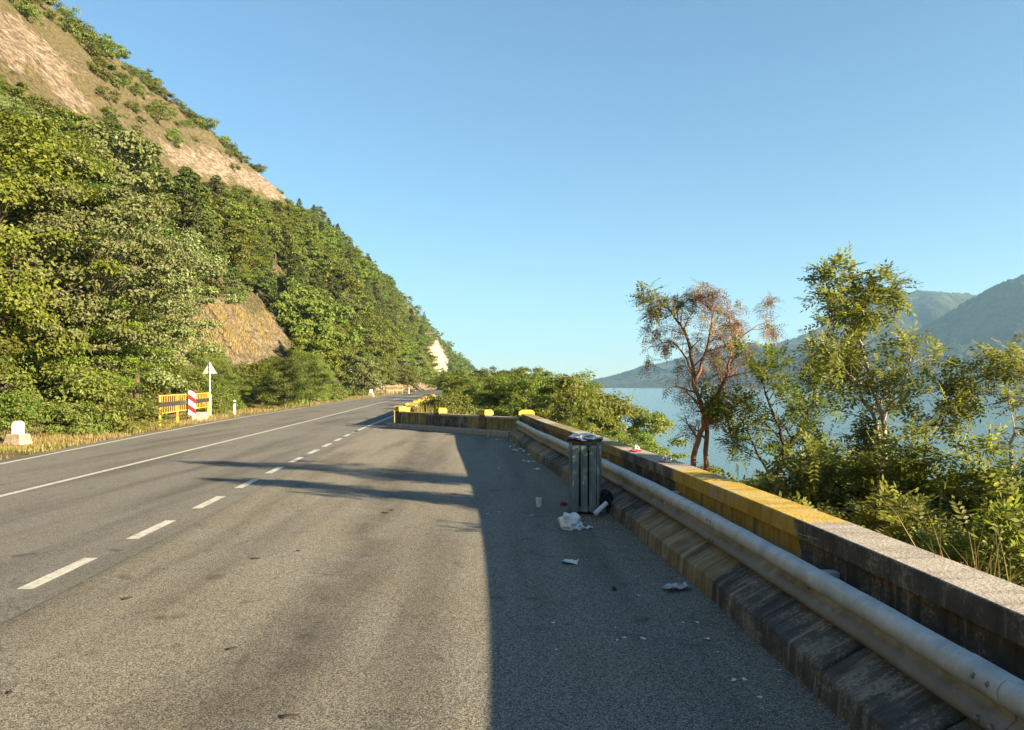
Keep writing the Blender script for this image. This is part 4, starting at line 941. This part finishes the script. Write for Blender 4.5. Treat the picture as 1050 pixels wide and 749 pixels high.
def locust(name, label, base, stems, r, leaf="locust", depth=2, leafL=0.17, per=1.4, kids=4, bark=None, dry=None, tint=None, up=0.12, ratio=0.5, cat="tree", pairs=6, group=None, spread=0.8):
    """base (x,y,z); stems: list of (polyline relative to world, r0, side branch length)"""
    tbf, cb = Buf(), Buf(); tips = []
    for pl, r0, bl in stems:
        pl = [Vector(p) for p in pl]; pts = []
        for i in range(len(pl) - 1):
            a0, a1, a2, a3 = pl[max(i - 1, 0)], pl[i], pl[i + 1], pl[min(i + 2, len(pl) - 1)]
            for f in np.linspace(0, 1, 6)[:-1]:
                f2, f3 = f * f, f ** 3; pts.append(0.5 * ((2 * a1) + (a2 - a0) * f + (2 * a0 - 5 * a1 + 4 * a2 - a3) * f2 + (3 * a1 - a0 - 3 * a2 + a3) * f3) + Vector(r.normal(size=3)) * 0.010)
        pts.append(pl[-1]); n = len(pts); rad = [max(r0 * (1 - 0.82 * i / n), 0.003) for i in range(n)]
        tbf.tube(pts, rad, 8)
        for i in range(int(n * 0.25), n):
            if r.random() < 0.9:
                dd = (pts[min(i + 1, n - 1)] - pts[i - 1]).normalized(); side = Vector(r.normal(size=3)); side = (side - dd * side.dot(dd)).normalized()
                grow(tbf, pts[i], dd * 0.45 + side * spread + Vector((0, 0, 0.2)), bl * r.uniform(0.6, 1.2) * (1.1 - 0.5 * i / n), max(rad[i] * 0.5, 0.004), depth - 1, r, tips, up, 0.25, kids, spread, ratio)
        tips.append((pts[-1], (pts[-1] - pts[-2]).normalized(), 0))
    o3 = Vector(base)
    P, AX, NR = [], [], []
    for p, d, dep in tips:
        for _ in range(int(per) + (r.random() < per % 1)):
            s = Vector(r.normal(size=3)); s = (s - d * s.dot(d)).normalized(); P.append(p); AX.append(d * 0.5 + s * 0.9 + Vector((0, 0, -0.05))); NR.append(Vector((0, 0, 1)) + Vector(r.normal(size=3)) * 0.35)
    P, AX, NR = np.array(P), np.array(AX), np.array(NR)
    mats = [LEAF[leaf]]
    if dry is not None:
        mats.append(LEAF["rust"]); sel = np.array([dry(p) > r.random() for p in P])
        keep = r.random(len(P)) < np.where(sel, 0.9, 0.8)
        pinnate(cb, P[sel & keep], AX[sel & keep] + np.array((0, 0, -0.35)), NR[sel & keep], leafL * 0.75, r, 4, 1, 0.26, 0.35); pinnate(cb, P[~sel & keep], AX[~sel & keep], NR[~sel & keep], leafL, r, pairs, 0)
    else: pinnate(cb, P, AX, NR, leafL, r, pairs, 0)
    t = thing(name, label, cat, o3, 0, group)
    for b_ in (tbf, cb):
        for i in range(len(b_.v)): b_.v[i] = b_.v[i] - np.array(o3)
    tbf.build("trunk", bark or BARK, t, smooth=True); cb.build("crown", mats, t)
    return t
def at(px, py, Y): return Vector(((px - CX) / FPX * Y, Y, H_CAM + (HY - py) / FPX * Y))
r1 = np.random.default_rng(101)
# red-brown half dry tree
def ground_at(px, Y): x = (px - CX) / FPX * Y; return Vector((x, Y, T(x, Y) - 0.1))
Y = 13.0; b0 = ground_at(716, Y)
dryf = lambda p: 0.95 if (p[2] < 3.0 or p[0] > 2.95) else 0.60
locust("half_dry_tree", "half dry tree with reddish brown leaves behind the yellow length of wall", b0, [
    ([b0, at(712, 470, Y), at(722, 432, Y), at(712, 395, Y - .2), at(706, 350, Y), at(692, 325, Y), at(674, 308, Y)], 0.055, 0.62),
    ([b0 + Vector((0.1, 0, 0)), at(724, 462, Y), at(727, 425, Y + .1), at(744, 388, Y), at(751, 355, Y), at(748, 322, Y)], 0.05, 0.7),
    ([at(712, 395, Y - .2), at(726, 352, Y - .3), at(730, 322, Y - .3), at(718, 305, Y - .2)], 0.03, 0.55),
    ([at(722, 420, Y), at(741, 395, Y + .3), at(757, 350, Y + .4), at(790, 328, Y + .5)], 0.028, 0.6),
    ([at(710, 380, Y), at(690, 352, Y + .2), at(664, 358, Y + .2)], 0.02, 0.5)], r1, per=1.9, dry=dryf, bark=BARKR, depth=2, kids=5, leafL=0.23, ratio=0.55, up=0.05)
# dark leafy tree between
Y = 12.2; b0 = ground_at(806, Y)
locust("leaning_locust_tree", "dark green locust tree with a leaning trunk between the dry tree and the tall one", b0, [
    ([b0, at(797, 500, Y), at(808, 462, Y), at(822, 440, Y), at(836, 405, Y), at(832, 370, Y)], 0.06, 0.6),
    ([at(806, 470, Y), at(800, 440, Y - .2), at(786, 405, Y - .2), at(775, 372, Y - .2)], 0.035, 0.6),
    ([at(800, 500, Y), at(776, 465, Y + .2), at(760, 430, Y + .3), at(742, 410, Y + .3)], 0.025, 0.55)], r1, per=1.0, depth=2, kids=4, leaf="green", leafL=0.27, pairs=5, up=0.02)
# tall locust
Y = 9.6; b0 = ground_at(912, Y)
locust("tall_locust_tree", "tallest green locust tree with thin pale stems above the bank shrubs", b0, [
    ([b0, at(908, 460, Y), at(896, 400, Y), at(880, 345, Y), at(866, 310, Y), at(858, 288, Y)], 0.036, 0.50),
    ([b0 + Vector((0.05, 0.1, 0)), at(902, 455, Y), at(882, 405, Y + .1), at(878, 360, Y + .2), at(868, 320, Y + .2)], 0.030, 0.6),
    ([at(884, 345, Y), at(886, 320, Y), at(896, 305, Y + .1), at(908, 296, Y)], 0.016, 0.34),
    ([at(900, 430, Y), at(925, 400, Y - .2), at(935, 360, Y - .3)], 0.02, 0.5),
    ([at(885, 395, Y), at(858, 372, Y - .1), at(838, 340, Y - .1)], 0.018, 0.5)], r1, per=0.8, bark=BARKP, depth=2, kids=4, leafL=0.25, pairs=5, up=0.0, ratio=0.5)
# right edge branches
Y = 8.4; b0 = ground_at(1052, Y)
locust("edge_locust_tree", "slender locust tree with a pale stem at the right edge of the picture", b0, [
    ([b0, at(1036, 480, Y), at(1052, 440, Y), at(1062, 400, Y), at(1052, 372, Y)], 0.022, 0.42),
    ([at(1038, 480, Y), at(1075, 450, Y), at(1110, 400, Y)], 0.02, 0.45)], r1, per=0.7, bark=BARKP, depth=2, leafL=0.22, pairs=5, kids=3)
Y = 8.8; b0 = ground_at(960, Y)
locust("bank_locust_tree", "locust sapling with a wide flat spray of leaves right of the tallest locust", b0, [
    ([b0, at(948, 470, Y), at(962, 432, Y), at(985, 405, Y), at(1012, 388, Y), at(1034, 376, Y)], 0.020, 0.40),
    ([at(958, 445, Y), at(975, 420, Y), at(985, 400, Y)], 0.014, 0.35)], r1, per=0.7, depth=2, leafL=0.22, up=0.0, pairs=5, kids=3)
# low locust scrub on the bank behind the wall
scr = [(800, 9.6, 0.45, 20), (850, 8.6, 1.0, 30), (905, 8.0, 1.25, 34), (960, 7.6, 1.2, 30), (1010, 7.3, 1.05, 28), (1062, 7.0, 1.0, 24), (1120, 6.6, 0.95, 22), (880, 9.6, 1.3, 26), (930, 6.7, 0.75, 24), (1030, 5.9, 0.75, 24), (760, 11.2, 0.4, 16), (830, 7.6, 0.5, 22)]
for i, (px, Y, top, nst) in enumerate(scr):
    wh_ = "behind the yellow length of wall" if px < 870 else "under the tallest locust tree" if px < 950 else "behind the dark near length of wall" if px < 1040 else "at the right edge behind the wall"
    wh_ += ", close to the coping" if Y < 7.8 else ", farther down the bank" if Y > 8.8 else ""
    b0 = ground_at(px, Y); st = []
    for k in range(max(5, nst // 4)):
        a = r1.uniform(0, 6.28); rad = r1.uniform(0.15, 0.75); e = Vector((b0.x + rad * math.cos(a), b0.y + rad * math.sin(a) * 0.7, top * r1.uniform(0.45, 1.0)))
        if e.x < float(toe(min(e.y, 26))) + 1.0: e.x = float(toe(min(e.y, 26))) + 1.0 + r1.uniform(0, 0.3)
        st.append(([b0, b0.lerp(e, 0.5) + Vector((0, 0, 0.15)), e], 0.012, 0.36))
    locust("locust_shrub", f"{('bright green', 'olive green', 'pale green')[i % 3]} locust shrub {wh_}", b0, st, r1, per=1.0, depth=2, kids=4, leafL=0.25, cat="shrub", group=f"{('bright green', 'olive green', 'pale green')[i % 3]} locust shrubs {wh_}", leaf=("locust", "olive", "locust")[i % 3], pairs=5)

# trees and shrubs on the lower bank and the point beyond the lay-by
pt_trees = [(648, 24, 0.4, "olive"), (632, 26, 0.7, "green"), (668, 22, -0.2, "green"), (690, 20, -0.4, "green"), (606, 30, 1.4, "yellow"), (720, 22, -0.2, "olive"), (752, 19, -0.3, "green"), (780, 17, -0.2, "olive"),
            (588, 36, 2.8, "yellow"), (560, 40, 3.1, "green"), (575, 46, 3.2, "olive"), (540, 44, 2.8, "yellow"), (520, 46, 2.8, "yellow"), (505, 48, 2.6, "olive"), (545, 60, 3.6, "green"), (490, 56, 2.9, "green"), (520, 70, 3.6, "olive"),
            (478, 66, 2.8, "yellow"), (600, 52, 2.6, "green"), (620, 40, 1.5, "olive"), (470, 84, 3.2, "green"), (500, 95, 4.2, "green"), (466, 105, 4.0, "yellow"), (480, 130, 4.8, "olive"), (458, 140, 3.6, "green"), (455, 175, 4.5, "yellow"), (470, 190, 6.0, "green"), (490, 160, 5.0, "olive"), (446, 215, 4.0, "green"), (460, 235, 6.0, "yellow"), (530, 110, 4.5, "green"), (515, 135, 5, "olive")]
for i, (px, Y, top, col) in enumerate(pt_trees):
    x = (px - CX) / FPX * Y; z = T(x, Y); h = top - z
    key = "point_" + col if Y < 75 else {"olive": "silver_mid", "green": "green_mid", "yellow": "yellow_mid"}[col]
    h0 = {"silver_mid": 8.5, "green_mid": 8, "yellow_mid": 8}.get(key, 4.6)
    s = h / h0; sx = max(s, 0.85 if h0 < 5 else 0.7) * (1.0 if Y > 30 else 0.8)
    cn_ = {"olive": "olive grey", "green": "mid green", "yellow": "yellow green"}[col]
    pl_ = ("by the far bend of the road" if Y > 120 else "well behind the end wall" if Y > 62 else "beyond the left yellow cap of the end wall" if px < 500 else "beyond the middle yellow cap of the end wall" if px < 532 else "behind the corner pillar of the end wall" if px < 570 else "right of the corner pillar behind the far guardrail" if px < 625 else "low on the bank behind the litter bin" if px < 680 else "low on the bank below the half dry tree")
    lab_ = f"{cn_} bushy tree {pl_}"; grp = f"{cn_} bushy trees {pl_}"
    put_tree("broadleaf_tree", "tree", A[key][i % len(A[key])], (x, Y, z - 0.1), i * 2.1, (sx, sx, s), lab_, grp)
for i in range(40):
    Y = rp.uniform(31, 75); px = rp.uniform(440, 590); x = (px - CX) / FPX * Y
    if x < float(XR(Y)) + 0.8 or (Y < 37 and x < 0.5): continue
    put_tree("shrub", "shrub", A["bush_hi" if Y < 50 else "bush_mid"][i % 3], (x, Y, T(x, Y) - 0.05), i * 1.3, rp.uniform(0.6, 1.0), "low weedy shrub beyond the end wall of the lay-by", "shrubs beyond the end wall")

# ------------------------------------------------------------------ grass
def blades(buf, xs, ys_, zs, h, w, r, mat=0, lean=0.35):
    n = len(xs); p = np.stack([xs, ys_, zs], 1); a = r.uniform(0, 6.28, n); sd = np.stack([np.cos(a), np.sin(a), np.zeros(n)], 1); ln = np.stack([-np.sin(a), np.cos(a), np.zeros(n)], 1) * r.normal(0, lean, (n, 1)); h = (h * r.uniform(0.5, 1.3, n))[:, None]
    m1 = p + ln * h * 0.4 + np.array((0, 0, 1)) * h * 0.6; tip = p + ln * h * 1.1 + np.array((0, 0, 1)) * h * 0.95
    buf.quads(np.stack([p - sd * w / 2, p + sd * w / 2, m1 + sd * w * 0.4, m1 - sd * w * 0.4], 1), mat)
    buf.quads(np.stack([m1 - sd * w * 0.4, m1 + sd * w * 0.4, tip + sd * w * 0.08, tip - sd * w * 0.08], 1), mat)
rg = np.random.default_rng(55)
gb = Buf(); xs, yv_, zs = [], [], []
for _ in range(52000):
    y = 14 + 130 * rg.random() ** 1.9; a, c = float(HX(y)) - 1.0, float(XL(y)) - 0.52; x = a + (c - a) * rg.random()
    if nz(x, y, 1.6, 31.0) + 0.28 * (1 - (x - a) / (c - a)) < rg.uniform(-0.35, 0.25): continue
    xs.append(x); yv_.append(y); zs.append(T(x, y) - 0.02)
xs, yv_, zs = map(np.array, (xs, yv_, zs)); cls = np.array([nz(x, y, 3, 41.0) for x, y in zip(xs, yv_)]) + rg.normal(0, 0.15, len(xs)) > 0.16
for k, mk in ((cls, 0), (~cls, 1)): blades(gb, xs[k], yv_[k], zs[k], 0.12 + 0.0015 * yv_[k], 0.006 + 0.0002 * yv_[k].mean(), rg, mk)
tag(gb.build("verge_grass", [LEAF["straw"], LEAF["grass"]]), kind="stuff")
# dry grass on the bare bank
gb = Buf(); xs, yv_, zs = [], [], []; Pb = np.array(BAREW["bank"])
for _ in range(26000):
    d = rg.uniform(Pb[:, 0].min(), Pb[:, 0].max()); y = rg.uniform(Pb[:, 1].min(), Pb[:, 1].max())
    if not inpoly(d, y, BAREW["bank"]): continue
    x = float(HX(y)) - d
    if nz(x, y, 2.2, 13.0) < -0.08: continue
    xs.append(x); yv_.append(y); zs.append(T(x, y) - 0.03)
if xs: blades(gb, np.array(xs), np.array(yv_), np.array(zs), 0.35, 0.04, rg, 0); tag(gb.build("dry_bank_grass", [LEAF["straw"]]), kind="stuff")
# grass along the river side of the wall, and beyond the end wall
gb = Buf(); xs, yv_, zs = [], [], []
for _ in range(24000):
    y = 2 + 26 * rg.random() ** 1.3; x = float(XR(y)) + 0.05 + abs(rg.normal(0, 0.9)); xs.append(x); yv_.append(y); zs.append(T(x, y) - 0.03)
xs, yv_, zs = map(np.array, (xs, yv_, zs)); q = rg.random(len(xs)) < 0.3
for k, mk in ((q, 0), (~q, 1)): blades(gb, xs[k], yv_[k], zs[k], 0.55, 0.012, rg, mk, 0.45)
xs, yv_, zs = [], [], []
for _ in range(9000):
    y = rg.uniform(30, 62); x = float(XR(y)) + rg.uniform(-0.3, 7.5)
    if y < 35 and x < FAR0[0] + (FAR1[0] - FAR0[0]) * (y - FAR0[1]) / (FAR1[1] - FAR0[1]) + 1.3: continue
    xs.append(x); yv_.append(y); zs.append(T(x, y) - 0.03)
blades(gb, np.array(xs), np.array(yv_), np.array(zs), 0.95, 0.035, rg, 1, 0.25)
tag(gb.build("bank_grass", [LEAF["straw"], LEAF["grass"]]), kind="stuff")
# tall straw tufts standing over the wall top
def tuft(px, Y, top, n, label, mat=0, wide=0.25):
    x = (px - CX) / FPX * Y; x = max(x, float(toe(Y)) + 1.0); z = T(x, Y); b = Buf(); h = top - z
    for k in range(n):
        a = rg.uniform(0, 6.28); l = h * rg.uniform(0.55, 1.25); o = rg.normal(0, wide * 0.3, 2); out = rg.uniform(0.1, 0.75); w = rg.uniform(0.006, 0.012); pts = []
        for f in np.linspace(0, 1, 7): pts.append(np.array((o[0] + math.cos(a) * l * out * f ** 2.2, o[1] + math.sin(a) * l * out * f ** 2.2, l * (f - 0.42 * out * f ** 2.6))))
        sd = np.array((-math.sin(a), math.cos(a), 0)) * w
        b.quads([[pts[i] - sd * (1 - i / 6.5), pts[i] + sd * (1 - i / 6.5), pts[i + 1] + sd * (1 - (i + 1) / 6.5), pts[i + 1] - sd * (1 - (i + 1) / 6.5)] for i in range(6)], 0 if rg.random() < (0.75 if mat == 0 else 0.3) else 1)
    o = b.build("grass_tuft", [LEAF["straw"], LEAF["grass"]]); o.location = (x, Y, z); return tag(o, label, "grass tuft")
tuft(988, 4.9, 1.10, 60, "tall straw coloured grass tuft standing over the near end of the wall top")
tuft(1018, 4.5, 0.92, 90, "green and straw grass tuft spilling onto the wall at the right edge", 1, 0.3)
tuft(838, 8.2, 1.05, 60, "dry grass tuft beside the wall where its yellow length ends")
tuft(812, 9.2, 0.85, 50, "green grass tuft below the leaning trunk behind the yellow wall", 1)

# ------------------------------------------------------------------ haze over the valley
hm = bpy.data.materials.new("valley_haze"); hm.use_nodes = True; t = hm.node_tree; t.nodes.remove(t.nodes["Principled BSDF"])
pv = t.nodes.new("ShaderNodeVolumePrincipled"); pv.inputs["Color"].default_value = (0.38, 0.68, 1.0, 1); pv.inputs["Density"].default_value = HAZE; pv.inputs["Anisotropy"].default_value = 0.2
t.links.new(pv.outputs[0], t.nodes["Material Output"].inputs["Volume"])
b = Buf(); b.box((1700, 2960, 232), (6900, 6500, 496)); tag(b.build("haze", hm), kind="stuff")
